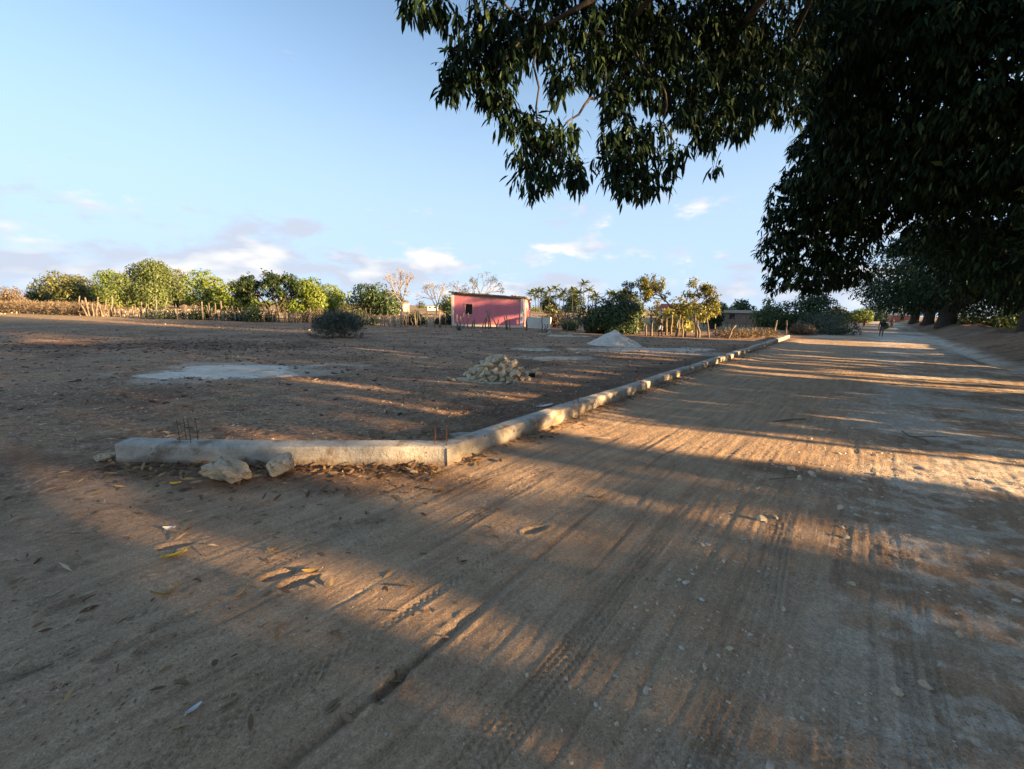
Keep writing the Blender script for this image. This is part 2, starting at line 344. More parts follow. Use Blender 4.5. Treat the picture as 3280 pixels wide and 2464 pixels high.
def build_terrain():
    a0 = math.radians(64)
    ang = np.concatenate([np.linspace(-a0, a0, 620), np.linspace(a0, 2*math.pi-a0, 64)[1:-1]])
    rad = np.concatenate([[.06, .3, .6, .85], np.geomspace(1.05, 14, 500), np.geomspace(14, 80, 170)[1:], np.geomspace(80, 5000, 34)[1:]])
    nr, na = len(rad), len(ang)
    Rg, Ag = np.meshgrid(rad, ang, indexing='ij')
    x = (Rg*np.sin(Ag)).ravel(); y = (Rg*np.cos(Ag)).ravel()
    z, road, right, bank, t, n = terrain(x, y)
    z = z*sstep(400, 120, Rg.ravel())
    far = Rg.ravel() > 130
    # masks
    sand = road*(1-.35*right)
    patch = sstep(.0, .35, fbm(x/1.3, y/1.3, 71, 4)+.14)*right
    lime = .6*patch+.5*right*sstep(.08, .22, fbm(x/.16, y/.12, 72, 3))
    lime = lime+.5*road*sstep(33, 42, t)*sstep(.0, .35, fbm(x/4, y/4, 73)+.2)
    lime = lime+.55*sstep(.9, .2, np.abs(n-4.3)/1.0)*sstep(30, 36, t)*sstep(58, 50, t)
    def blob(cx, cy, rx, ry, a, s):
        u = (x-cx)*math.cos(a)+(y-cy)*math.sin(a); v = -(x-cx)*math.sin(a)+(y-cy)*math.cos(a)
        return sstep(1.15, .75, np.hypot(u/rx, v/ry)+.9*fbm(x/1.0, y/1.0, s, 4))
    lime = np.maximum(lime, .75*blob(6.5, 21.9, 3.6, 1.2, .2, 81)); lime = np.maximum(lime, .45*blob(8.6, 20.2, 2.6, .8, .1, 82))
    lime = np.maximum(lime, .5*blob(2.0, 17.5, 1.6, .8, .2, 83)); lime = np.maximum(lime, .4*blob(-8.0, 12.2, 2.5, 2.0, .1, 84))
    dark = (1-road)*.5*sstep(.12, .5, fbm(x/2.6+4, y/1.6, 91, 4)+.02)*(1-bank)
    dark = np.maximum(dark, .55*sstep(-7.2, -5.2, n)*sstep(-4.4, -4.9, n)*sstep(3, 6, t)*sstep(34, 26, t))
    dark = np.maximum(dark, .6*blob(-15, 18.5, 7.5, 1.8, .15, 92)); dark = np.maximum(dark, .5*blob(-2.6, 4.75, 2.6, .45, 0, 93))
    dark = np.maximum(dark, .45*blob(3.6, 5.35, .9, .35, -.3, 94)); dark = np.maximum(dark, .6*bank*sstep(40, 15, n)*sstep(-.3, .3, fbm(x/1.7, y/1.7, 97, 4)+.15))
    d_ = n-(-1.72-.26*sstep(.6, 6, t)*1.2+.11*fbm(t/3.1, t*0+7.3, 61, 2))        # damp reddish line along the deepest rut
    dark = np.maximum(dark, .4*sstep(.035, .012, np.abs(d_))*sstep(-.2, .2, fbm(t/1.1, t*0+1, 98, 2))*(np.hypot(x, y) < 9))
    fence_y = np.interp(x, [-60, -45, -30, -20, -10, 4, 10, 24, 60], [52, 47, 44, 43, 40, 38, 35, 37, 42])
    straw = sstep(0, 14, y-fence_y-2)*(n < -7)*.85*sstep(-.35, .25, fbm(x/14, y/9, 95)+.12)
    straw = np.maximum(straw, .25*(1-road)*sstep(-.05, .3, fbm(x/.8, y/.8, 96, 4))*(1-bank)); straw = np.maximum(straw, .35*sstep(12, 22, n))
    straw = np.maximum(straw, .75*sstep(-40, -62, n)); straw[far] = .75; dark = dark*(1-sstep(30, 60, -n))
    sand[far] *= (np.abs(n[far]) < 6)
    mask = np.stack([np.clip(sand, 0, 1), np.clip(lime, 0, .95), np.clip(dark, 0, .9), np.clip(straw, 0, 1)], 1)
    idx = np.arange(nr*na).reshape(nr, na)
    q = np.stack([idx[:-1, :], idx[1:, :], np.roll(idx, -1, 1)[1:, :], np.roll(idx, -1, 1)[:-1, :]], -1).reshape(-1, 4)
    q = q[:, ::-1]
    cen = np.full((1, na), 0); rf = road[q].mean(1); bf = bank[q].mean(1); tf = t[q].mean(1)
    isroad = rf > .5; isbank = (~isroad) & (bf > .35) & (np.abs(tf) < 160)
    V = np.stack([x, y, z], 1)
    for nm, sel in (('ground', ~isroad & ~isbank), ('road', isroad), ('embankment', isbank)):
        f = q[sel]; used, inv = np.unique(f.ravel(), return_inverse=True)
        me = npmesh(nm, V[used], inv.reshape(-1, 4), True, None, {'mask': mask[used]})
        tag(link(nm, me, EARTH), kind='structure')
build_terrain()
def gz(x, y):
    z = terrain(np.array([float(x)]), np.array([float(y)]))[0]; return float(z[0])
def gzs(x, y): return terrain(np.asarray(x, float), np.asarray(y, float))[0]

# ------------------------------------------------------------------ foliage
# slots of open air (across-sun position w, height z as seen at n=14) cut out of the roadside foliage to place the sun patches
SLOTS = np.array([(6.7, 8.5, 0, 3.45), (3.7, 5.0, 3.15, 3.95), (4.5, 5.0, 2.5, 4.0), (2.05, 2.45, 2.45, 3.75), (1.2, 1.45, 2.8, 3.2), (5.75, 6.05, 3.45, 4.0), (7.1, 7.6, 3.4, 4.05), (8.2, 8.55, 4.2, 4.8),
 (8.9, 9.2, 3.45, 3.8), (9.35, 9.75, 3.55, 3.95), (11.3, 11.7, 3.5, 4.0), (12.95, 13.4, 3.5, 4.1), (14.0, 14.6, 3.5, 4.0), (16.25, 16.6, 1.9, 2.5), (16.3, 16.7, 4.0, 4.35), (16.7, 17.3, 1.5, 3.4),
 (17.95, 18.3, 1.4, 3.0), (18.45, 18.9, 1.4, 3.6), (19.0, 19.75, 1.4, 2.9), (19.4, 20.0, 3.5, 4.3), (21.15, 21.6, 2.8, 4.9), (22.2, 22.6, 2.5, 3.4), (22.6, 23.2, 3.5, 4.3), (23.7, 24.1, 2.5, 3.4),
 (25.0, 25.5, 1.7, 3.3), (27.7, 28.3, 1.4, 2.3), (28.4, 28.9, 2.9, 3.5), (29.1, 29.5, 1.4, 1.9), (30.9, 31.5, 2.0, 2.7), (34.2, 34.7, 1.4, 1.9), (36.2, 37.4, 1.7, 6.4), (37.3, 41.2, 3.1, 6.4), (41.6, 43.2, 1.9, 3.1),
 (39.0, 50.0, 3.5, 7.4), (43.6, 49.5, 7.0, 11.0), (40.5, 43.4, 7.2, 8.6), (41.6, 43.4, 8.5, 9.1), (14.7, 15.3, 5.0, 5.5), (15.2, 15.9, 5.4, 5.9), (15.8, 16.4, 5.8, 6.2), (10.3, 10.9, 7.5, 8.2), (21.2, 22.8, 9.8, 20)])
def open_air(P, m=0.06):
    t = P[:, 0]*RD[0]+P[:, 1]*RD[1]; n = P[:, 0]*NN[0]+P[:, 1]*NN[1]
    w = t-.315*n; z = P[:, 2]+(14-n)*K
    j = .10*np.sin(z*5.3+w*3.1)
    k = np.zeros(len(P), bool)
    for a, b, c, d in SLOTS:
        q = (w > a-m+j) & (w < b+m+j) & (z > c-m) & (z < d+m)
        if b < 6.4: q &= RNG.random(len(P)) > (.12 if c > 3 else .27)          # the far screen only thins out here
        k |= q
    return k

T6 = (np.array([(0, 0, 0), (.32, -.5, .0), (.32, .5, .0), (.70, -.40, 0), (.70, .40, 0), (1, 0, 0)]), np.array([(0, 2, 1), (1, 2, 4), (1, 4, 3), (3, 4, 5)]))
T4 = (np.array([(0, 0, 0), (.45, -.5, 0), (.45, .5, 0), (1, 0, 0)]), np.array([(0, 2, 1), (1, 2, 3)]))
def unit(a): return a/(np.linalg.norm(a, axis=-1, keepdims=True)+1e-9)
def leaf_arrays(P, D, N, L, W, tmpl=T6, droop=.25):
    D = unit(D); S = unit(np.cross(D, N)); N = np.cross(S, D)
    tp, tf = tmpl; L = np.broadcast_to(L, len(P))[:, None, None]; W = np.broadcast_to(W, len(P))[:, None, None]
    a = tp[None, :, 0:1]; s = tp[None, :, 1:2]
    V = P[:, None, :]+D[:, None, :]*(a*L)+S[:, None, :]*(s*W)+N[:, None, :]*(.12*W*np.abs(s)*2)
    V[:, :, 2] -= (droop*a*a*L)[:, :, 0]
    F = (tf[None]+np.arange(len(P))[:, None, None]*len(tp)).reshape(-1, 3)
    return V.reshape(-1, 3), F
def leaf_mesh(name, P, D, N, L, W, tmpl=T6, droop=.25, rnd=None):
    V, F = leaf_arrays(P, D, N, L, W, tmpl, droop)
    if rnd is None: rnd = RNG.random(len(P))
    return npmesh(name, V, F, False, {'rnd': np.repeat(rnd, len(tmpl[0]))})
def sph(n): return unit(RNG.normal(size=(n, 3)))
def rosettes(C, O, per, spread=.05, down=.5):
    """leaves radiating from twig ends C with outward direction O"""
    C = np.repeat(C, per, 0); O = np.repeat(O, per, 0)
    D = unit(O*.55+sph(len(C))*.85+np.array([0, 0, -down]))
    P = C+sph(len(C))*spread*RNG.random((len(C), 1))
    N = unit(sph(len(C))*.5+np.array([0, 0, 1.0])+O*.3)
    return P, D, N
def blob_pts(blobs, dens, inner=.35):
    C = []; O = []
    for cx, cy, cz, r in blobs:
        k = max(3, int(dens*r*r)); d = sph(k); rr = r*(inner+(1-inner)*RNG.random((k, 1))**.45)
        C.append(np.array([cx, cy, cz])+d*rr*np.array([1, 1, .92])); O.append(d)
    return np.concatenate(C), np.concatenate(O)

def limb(mb, a, b, r0, r1, sag=0.0, k=7, seg=6, wob=.06):
    a = np.array(a, float); b = np.array(b, float); L = np.linalg.norm(b-a); pts = []; rs = []
    for i in range(seg+1):
        u = i/seg; p = a+(b-a)*u; p[2] += sag*math.sin(math.pi*u)
        if 0 < i < seg: p += np.array([random.uniform(-1, 1) for _ in range(3)])*wob*L*.5
        pts.append(p); rs.append(r0+(r1-r0)*u)
    mb.tube(pts, rs, k); return pts

MESH_LEAF = leaf_mesh('mango_leaf_blade', np.zeros((1, 3)), np.array([[1., 0, 0]]), np.array([[0, 0, 1.]]), .22, .058, T6, .25, np.array([.55])); MESH_LEAF.materials.append(MANGO)
def split_leaves(tree, P, D, N, L, W, key, count=300):
    """the largest-showing leaves become single parts, the rest one crown"""
    order = np.argsort(key); pick = order[:count]; rest = order[count:]
    for i in pick:
        d = Vector(D[i]).normalized(); s = d.cross(Vector(N[i])).normalized(); nn = s.cross(d)
        m = Matrix((d, -s, nn)).transposed().to_4x4(); sc = float(L[i])/.22
        m = m @ Matrix.Diagonal((sc, sc, sc, 1)); m.translation = Vector(P[i])-tree.location
        o = bpy.data.objects.new('leaf', MESH_LEAF); COL.objects.link(o); o.parent = tree; o.matrix_local = m
    return rest
def local(P, tree): return P-np.array(tree.location)

def trunk_mesh(parent, base_r, h, limbs, mat=BARK, flare=1.6):
    """limbs are lists of local points"""
    mb = MB()
    mb.tube([(0, 0, -.3), (0, 0, .1), (.03, .02, .6), (.05, -.04, h*.6), (0, 0, h)], [base_r*flare, base_r*flare*.85, base_r*1.1, base_r, base_r*.9], 12, jit=.08)
    for l in limbs: mb.tube(l[0], l[1], 7)
    return mb.build('trunk', mat, parent, True)

# ---- tree 0: overhanging sprays above the beam
T0B = [(-1.27,5.93,5.58,.23),(-.97,6.16,5.67,.22),(-.79,6.70,5.29,.33),(-.93,6.64,4.99,.22),(-.64,6.75,5.58,.27),(-.38,6.81,5.91,.30),(-.26,6.94,5.50,.34),(-.37,6.85,5.04,.31),(-.24,6.90,4.75,.22),(-.11,6.87,4.57,.09),(.08,7.10,4.72,.19),(.27,7.08,4.60,.26),(.15,7.01,4.21,.26),(.19,6.84,3.83,.19),(.59,7.26,4.49,.30),(.52,7.08,4.06,.23),(.86,7.41,4.73,.19),(.98,7.30,4.13,.24),(.91,7.26,3.93,.14),(.29,6.92,3.71,.11),(1.57,7.72,5.31,.28),(1.65,7.63,4.83,.35),(1.60,7.54,4.35,.31),(1.75,7.37,3.98,.28),(2.04,7.68,4.53,.32),(2.06,7.48,4.01,.21),(1.72,7.34,3.77,.12),(2.06,7.44,3.77,.10),(2.33,7.59,4.05,.21),(2.54,7.75,4.36,.22),(2.68,7.79,4.58,.18),(2.38,7.96,4.96,.22),(3.00,8.23,5.35,.34),(3.27,8.18,5.06,.26),(3.57,8.34,5.41,.38),(3.88,8.30,5.19,.23),(4.28,8.59,5.66,.43),(4.87,8.86,6.00,.44),(5.23,8.79,5.62,.20),(3.46,8.14,4.85,.09),(3.51,8.07,4.44,.06),(.20,7.38,6.25,.49),(.05,7.19,5.78,.32),(.73,7.47,5.64,.27),(.67,7.42,5.38,.23),(.89,7.72,6.43,.47),(1.31,7.84,5.99,.42),(1.66,8.16,6.64,.54),(1.86,8.03,5.94,.47),(2.49,8.45,6.55,.56),(2.47,8.21,5.77,.41),(3.16,8.87,7.17,.58),(3.18,8.45,6.00,.49),(3.85,9.00,6.81,.60),(3.96,8.66,6.04,.47),(4.60,9.44,7.53,.62),(4.77,9.20,6.74,.57),(5.55,9.72,7.41,.47),(5.52,9.39,6.67,.38),(6.02,10.05,8.06,.26),(2.07,8.45,7.10,.52),(3.83,9.14,7.55,.56),
 (-.6,6.3,6.4,.5),(.3,7.0,7.0,.6),(1.2,7.6,7.4,.6),(2.2,8.0,7.9,.7),(3.4,8.6,8.3,.7),(4.6,9.2,8.6,.7),(5.8,9.6,8.8,.7),(1.5,6.5,7.6,.8),(3.0,7.2,8.3,.9),(4.5,7.6,8.6,.9)]
def mango_zero():
    x0, y0 = tn(4.0, 9.0); z0 = gz(x0, y0)
    tree = empty('mango_tree', (x0, y0, z0), 0, 'mango tree reaching long drooping leaf sprays over the road above the beam corner', 'tree', 'mango trees along the road')
    C, O = blob_pts(T0B, 330, .05); C[:, 2] += .08
    P, D, N = rosettes(C, O, 8, .15, 1.0)
    L = RNG.uniform(.09, .215, len(P)); W = L*RNG.uniform(.24, .30, len(P))
    dist = np.linalg.norm(P-np.array([0, 0, 2.0]), axis=1)/L
    rest = split_leaves(tree, P, D, N, L, W, dist)
    me = leaf_mesh('crown', local(P[rest], tree), D[rest], N[rest], L[rest], W[rest], T6, .3)
    tag(link('crown', me, MANGO, tree), kind='stuff')
    # upper crown over and behind the camera
    n = 13000; d = sph(n); rr = RNG.random((n, 1))**.4
    cx, cy = tn(2.0, 9.5); c = np.array([cx, cy, 9.4]); P = c+d*rr*np.array([8.2, 8.2, 5.2])
    k = ~open_air(P) & (P[:, 2] > 5.2-.25*(P[:, 0]-cx)) & ~((P[:, 1] > 2.2+.35*(8-P[:, 2])) & (P[:, 0] < 7.5)); P = P[k]; d = d[k]
    me = leaf_mesh('upper_crown', local(P, tree), unit(d+sph(len(P))), sph(len(P))+np.array([0, 0, .8]), RNG.uniform(.32, .5, len(P)), RNG.uniform(.12, .19, len(P)), T4, .2)
    tag(link('upper_crown', me, MANGO, tree), kind='stuff')
    # limbs
    o = np.array(tree.location); g = lambda p: np.array(p)-o
    limbs = []; mb = MB()
    a = limb(mb, (0, 0, 2.2), g((4.6, 5.4, 7.4)), .30, .13, .6)
    hub = (4.6, 5.4, 7.4)
    ends = [((3.9, 8.9, 7.0), .075), ((1.6, 7.9, 6.4), .065), ((.2, 7.1, 6.0), .05), ((5.3, 9.3, 7.3), .06)]
    for e, r in ends: limb(mb, g(hub), g(e), r*1.25, r*.6, .25)
    subs = [((3.9, 8.9, 7.0), (3.5, 8.3, 5.5), .032), ((3.9, 8.9, 7.0), (4.8, 8.8, 6.0), .03), ((1.6, 7.9, 6.4), (1.35, 7.7, 5.45), .036), ((1.35, 7.7, 5.45), (.85, 7.35, 4.95), .026), ((.85, 7.35, 4.95), (.5, 7.1, 4.3), .016), ((1.35, 7.7, 5.45), (1.7, 7.5, 4.5), .022), ((1.7, 7.5, 4.5), (1.9, 7.4, 4.0), .014), ((2.4, 8.0, 5.8), (2.6, 7.8, 4.7), .02), ((2.6, 7.8, 4.7), (2.2, 7.6, 4.35), .014), ((1.6, 7.9, 6.4), (2.4, 8.0, 5.8), .026), ((.2, 7.1, 6.0), (-.4, 6.8, 5.3), .024), ((.2, 7.1, 6.0), (-.3, 6.6, 6.1), .02), ((-.3, 6.6, 6.1), (-1.1, 6.0, 5.75), .014), ((.2, 7.1, 6.0), (.3, 7.05, 4.7), .02), ((3.5, 8.3, 5.5), (3.48, 8.1, 4.5), .008), ((1.6, 7.9, 6.4), (.7, 7.5, 6.1), .02)]
    for s, e, r in subs: limb(mb, g(s), g(e), r, r*.6, .05, 6, 5, .10)
    for i in RNG.choice(len(C), 420, replace=False):        # twigs down to the rosettes
        b = C[i]; q = b-O[i]*RNG.uniform(.15, .35)+np.array([0, 0, RNG.uniform(.05, .25)])
        limb(mb, g(q), g(b), .007, .004, .02, 4, 2, .1)
    mb.build('limbs', BARK, tree, True)
    trunk_mesh(tree, .42, 2.6, [])
mango_zero()

# ---- tree 1: broad crown over the road
T1B = [(9.39,14.17,7.24,.86),(9.72,15.05,6.52,.93),(9.78,15.97,5.96,.88),(10.33,16.86,5.30,.94),(10.31,17.21,4.44,.79),(10.58,17.04,3.49,.73),(11.54,17.09,3.75,.97),(12.89,17.63,3.95,1.0),(11.03,16.38,5.44,1.25),(10.76,14.98,6.14,1.34),(12.18,16.30,5.02,1.25),(12.11,15.44,5.89,1.28),(10.13,13.58,6.79,1.38),(8.79,12.71,7.65,.93),(9.81,12.69,7.50,1.27),(10.97,13.51,6.45,1.38),(9.54,11.82,8.33,1.16),(10.34,11.62,7.21,1.31),(11.18,12.50,6.45,1.35),(9.67,10.78,8.16,1.05),(10.39,10.60,7.22,1.19),(11.29,11.46,6.32,1.31),(10.35,10.25,8.06,.99),(11.32,10.43,6.27,1.05),(12.36,14.44,5.94,.89),(12.55,13.39,5.76,.92),(12.64,12.35,5.65,.93),(12.98,11.85,5.67,.97),(7.84,11.86,8.52,.93),(7.14,10.87,8.66,.84),(9.10,12.40,8.69,.89),(8.70,11.42,8.89,.88),(7.91,12.25,7.87,.65),(14.05,18.11,3.77,.64),(11.36,10.06,7.04,1.12),(12.68,10.79,5.43,1.10),(8.81,10.34,8.55,.86),(12.78,17.52,3.33,.31),(11.56,16.97,3.09,.30),(10.10,16.96,3.06,.30),
 (8.9,12.3,9.6,1.3),(8.0,11.2,9.6,1.0),(9.6,13.6,8.3,1.2),(10.2,15.0,7.6,1.2),(10.3,11.2,9.3,1.3),(13.5,10.2,6.3,1.2),(12.5,9.2,7.5,1.3),(11.4,9.0,8.6,1.3),
 (12.88,13.75,4.97,0.76),(13.85,13.67,4.52,1.05),(14.43,13.07,3.99,1.19),(15.79,13.46,3.34,1.05),(16.56,15.52,3.51,0.99),(16.48,16.65,4.16,0.82),(17.46,15.39,2.77,0.55),(14.88,15.75,4.77,0.55),]
def mango_one():
    x0, y0 = tn(17.5, 9.0); z0 = gz(x0, y0)
    tree = empty('mango_tree', (x0, y0, z0), 0, 'broad dark mango tree whose heavy crown hangs low across the road', 'tree', 'mango trees along the road')
    C, O = blob_pts(T1B, 105, .55)
    k = ~open_air(C, .0); C = C[k]; O = O[k]
    P, D, N = rosettes(C, O, 9, .14, .95)
    L = RNG.uniform(.16, .26, len(P)); W = L*RNG.uniform(.26, .32, len(P))
    key = np.linalg.norm(P-np.array([0, 0, 2.0]), axis=1)/L+1000*(P[:, 0]*1.0 > P[:, 1]*1.12)
    rest = split_leaves(tree, P, D, N, L, W, key)
    tag(link('crown', leaf_mesh('crown', local(P[rest], tree), D[rest], N[rest], L[rest], W[rest], T6, .3), MANGO, tree), kind='stuff')
    # inner mass and far side
    B = [(a, b, c, r*.72) for a, b, c, r in T1B]; C, O = blob_pts(B, 130, .1); C = C[~open_air(C, 0)]
    n = 15000; d = sph(n); P = np.array([x0-.4, y0, 10.2])+d*(RNG.random((n, 1))**.4)*np.array([8.3, 8.3, 6.4])
    P = P[(P[:, 2] > 6.0)]; P = np.concatenate([P, C]); P = P[~open_air(P)]
    tag(link('inner_crown', leaf_mesh('inner_crown', local(P, tree), sph(len(P)), sph(len(P)), RNG.uniform(.3, .48, len(P)), RNG.uniform(.12, .18, len(P)), T4, .2), MANGO, tree), kind='stuff')
    mb = MB(); o = np.array(tree.location); g = lambda p: np.array(p)-o
    limb(mb, (0, 0, 2.0), g((13.0, 11.8, 6.9)), .36, .16, .5); limb(mb, (0, 0, 2.2), g((14.6, 14.0, 7.2)), .34, .15, .4)
    for e in [(10.5, 15.6, 6.2), (11.5, 16.8, 4.9), (9.8, 13.2, 7.4), (12.8, 17.2, 4.4)]: limb(mb, g((14.6, 14.0, 7.2)), g(e), .11, .04, .2)
    for e in [(9.8, 11.6, 7.6), (11, 10.6, 7.0), (8.3, 11.6, 8.5)]: limb(mb, g((13.0, 11.8, 6.9)), g(e), .11, .04, .2)
    mb.build('limbs', BARK, tree, True); trunk_mesh(tree, .5, 2.6, [])
mango_one()

def mango_far(t, n, R, zb, zt, label, blobs=None, leaf=.34, count=9000, tr=.5, slot=True, skirt=0.0):
    x0, y0 = tn(t, n); z0 = gz(x0, y0)
    tree = empty('mango_tree', (x0, y0, z0), 0, label, 'tree', 'mango trees along the road')
    P = []; O = []
    if blobs:
        C, o = blob_pts(blobs, 900, .5); P.append(C); O.append(o)
    d = sph(count); zc = (zb+zt)/2
    rr = RNG.random((count, 1))**.33
    lump = 1+.22*np.sin(d[:, :1]*5+d[:, 2:]*4+t)*np.cos(d[:, 1:2]*6+n)
    Q = np.array([x0, y0, zc])+d*rr*lump*np.array([R, R, (zt-zb)/2]); low = Q[:, 2] < zb+skirt
    Q = Q[~low]; P.append(Q); O.append(d[~low]); P = np.concatenate(P); O = np.concatenate(O)
    if slot: k = ~open_air(P, .1); P = P[k]; O = O[k]
    D = unit(sph(len(P))+O*.4+np.array([0, 0, -.5])); N = unit(sph(len(P))*.6+O+np.array([0, 0, .5]))
    L = RNG.uniform(.7, 1.25, len(P))*leaf
    link('crown', leaf_mesh('crown', local(P, tree), D, N, L, L*.42, T4, .2), MANGO, tree)
    mb = MB()
    rl = .6 if tr > .3 else .3
    for i in range(6 if tr > .3 else 3):
        a = i*1.05+t; limb(mb, (0, 0, 1.6+.1*i if tr > .3 else 3.0), (R*rl*math.cos(a), R*rl*math.sin(a), (zb+zt)/2-z0+random.uniform(-1, 2)), tr*.5, tr*.12, .5)
    mb.build('limbs', BARK, tree, True); trunk_mesh(tree, tr, min(zb-z0+2, 3.5), [], BARK, 1.5)
    return tree
T2B = [(26.9,34.7,2.9,1.0),(27.0,33.9,3.9,1.21),(27.1,33.1,5.3,1.29),(27.4,32.3,6.1,1.03),(27.6,31.4,6.8,.99),(27.9,30.4,7.3,1.28),(28.7,33.8,3.4,1.46),(28.5,32.0,4.5,1.82),(28.6,30.1,5.5,1.92),(29.9,30.8,3.6,1.32),(28.4,28.3,6.6,1.79),(29.9,28.9,4.4,1.85),(29.7,27.0,5.2,2.1),(30.8,27.7,3.6,.99),(30.0,26.2,6.4,2.02),(31.0,26.7,4.0,1.53),(31.6,25.3,3.6,1.3),(31.8,24.0,4.2,1.6),(32.5,29.5,3.2,1.1),(30.6,23.4,4.6,1.8),(31.5,27.5,3.3,1.1),(32,26,3.3,1.2),(32.5,25,3.4,1.3),(31.5,29.5,3.2,1.0),(33.2,27.8,3.2,1.2),(33.5,30.5,3.0,1.1),(31.5,32.5,3.0,1.1),(30.2,34.2,2.9,1.0),(30.5,24.9,5.0,2.2),(29.5,22.5,6.0,2.4),(28.6,20.5,6.5,2.4)]
mango_far(31.0, 9.5, 7.6, 6.4, 12.4, 'dark mango tree standing behind the broad low crown, its boughs drooping over the bank', T2B, .30, 15000, .5)
mango_far(51.5, 9.0, 9.2, 3.4, 13.2, 'mango tree on a slim trunk set back on the earth bank', None, .42, 9000, .22)
mango_far(80.5, 7.5, 11.0, 2.4, 12.5, 'stout buttressed mango trunk under a low dark crown on the earth bank', None, .5, 9000, .85, False)
mango_far(101.0, 7.2, 10.5, 2.3, 12.0, 'mango tree just beyond the stout buttressed trunk on the bank', None, .55, 6500, .7, False)
mango_far(127.0, 6.9, 10.5, 2.3, 12.0, 'farthest mango trunk of the roadside row, towards the tin roofed huts', None, .6, 6000, .7, False)
mango_far(66.0, 15.0, 8.0, 2.8, 11.5, 'mango tree behind the bank between the slim trunk and the stout trunk', None, .5, 6000, .4)
# ---- leaf screens added out of view to shape shade and sun streaks
def thicket(w0, w1, nc, zmax, label, leaf=.36, layers=5.5):
    zadd = (nc-14)*K; area = (w1-w0)*(zmax)*1.02; cnt = int(area*layers/(leaf*leaf*.42*.55))
    w = RNG.uniform(w0, w1, cnt); n = nc+RNG.normal(0, .8, cnt); z14 = RNG.uniform(-.3, zmax, cnt); t = w+.315*n
    x, y = tn(t, n); z = z14+(n-14)*K; P = np.stack([x, y, z], 1)
    P = P[(P[:, 2] > .1)]; P = P[~open_air(P, .05)]
    cx, cy = tn((w0+w1)/2+.315*nc, nc); s = empty('shade_screen', (cx, cy, gz(cx, cy)), 0, label, 'tree', 'leaf screens added for shade beyond the bank')
    L = RNG.uniform(.75, 1.25, len(P))*leaf
    link('crown', leaf_mesh('crown', local(P, s), unit(sph(len(P))-np.array([0, 0, .4])), sph(len(P))*.7+1.2*np.array([sdir.x, sdir.y, 0]), L, L*.42, T4, .0), GREEN_D, s)
    mb = MB()
    for i in range(3):
        a = (i+.5)/3 if w1-w0 > 2.5 else (.02, .98, .99)[i]; xx, yy = tn(w0+(w1-w0)*a+.315*nc, nc+random.uniform(-.3, .3)); b = np.array([xx-cx, yy-cy, -.2])
        limb(mb, b, b+np.array([random.uniform(-.4, .4), random.uniform(-.4, .4), zmax*.8+zadd]), .09, .03, 0, 6, 5, .05)
    mb.build('trunk', BARK, s, True)
edges = [-10, -4, .3, 6.55]
words = ['last of the row', 'beside the first mango trunk', 'facing the front beam across the road']
for i in range(3): thicket(edges[i], edges[i+1], 29, 7.6, 'dense leaf screen added out of view far beyond the bank for shade, '+words[i], .42)
edges = [8.5, 13, 17.5, 22, 27, 32, 36.3]
words = ['facing the stone pile', 'just past the broad mango trunk', 'facing the sand heap', 'before the second mango trunk', 'behind the second mango trunk', 'facing the dark round bush']
thicket(6.5, 8.5, 14.4, 7.6, 'leaf screen added out of view beyond the bank, cut open below for the sun band')
for i in range(6): thicket(edges[i], edges[i+1], 14, 7.6, 'dense leaf screen added out of view beyond the bank for shade, '+words[i])
thicket(43.2, 54, 17, 3.7, 'low leaf screen added to shade the road beyond the slim mango trunk'); thicket(54, 66, 17, 4.2, 'low leaf screen added to shade the road before the stout mango trunk')

for tt, ll in ((70, 'tall tree added for shade beyond the bank, abreast of the stout mango trunk'), (90, 'tall tree added for shade beyond the bank, past the stout mango trunk'), (112, 'tall tree added for shade beyond the bank, abreast of the farthest mango trunk'), (136, 'tall tree added for shade beyond the bank, farthest of its row')):
    mango_far(tt, 30.0, 11.5, 2.5, 18.5, ll, None, .9, 8500, .5)  # row added to keep the sun off the far mango crowns

# ------------------------------------------------------------------ concrete foundation beams
def beam(name, a, d, L, h, wd, label, seed, seg, z_off=0.0):
    a = np.array(a, float); d = np.array(d, float)/np.hypot(*d); nrm = np.array([-d[1], d[0]])   # to the field side
    m = max(6, int(L/seg)); prof = [(0, -.12), (0, h*.35), (.0, h*.7), (.004, h-.03), (.022, h-.006), (.06, h), (wd*.5, h+.003), (wd-.05, h), (wd-.02, h-.008), (wd, h-.04), (wd, h*.4), (wd, -.12)]
    k = len(prof); s = np.linspace(0, L, m+1); V = []
    for i, si in enumerate(s):
        wob = .018*math.sin(si*1.3+seed)+.03*float(vn(si/3.1, seed, seed)); zz = .022*float(vn(si/1.7, 3.3+seed, seed+3))
        for j, (u, z) in enumerate(prof):
            e = .008*float(vn(si*7+j*3.1, j*1.7, seed+5))+.010*float(vn(si*2.1, j*2.3, seed+6))
            p = a+d*si+nrm*(u+wob+e*(1 if j > 5 else -1)); V.append((p[0], p[1], z+(zz if z > 0 else 0)+e*.5+z_off-(.03*max(0, float(vn(si*3.7, j*.9, seed+11))-.22) if j in (3, 4, 5) else 0)*3))
    F = [(i*k+j, i*k+(j+1), (i+1)*k+j+1, (i+1)*k+j) for i in range(m) for j in range(k-1)]
    F = [f[::-1] for f in F]
    F.append(tuple(range(k))); F.append(tuple(m*k+j for j in range(k-1, -1, -1)))
    me = bpy.data.meshes.new(name); o = a
    V = np.array(V)-np.array([a[0], a[1], 0]); me.from_pydata(V.tolist(), [], F); me.update()
    for p in me.polygons: p.use_smooth = False
    root = empty(name, (a[0], a[1], 0), 0, label, 'foundation beam'); link('concrete', me, CONC, root)
    return root, d, nrm
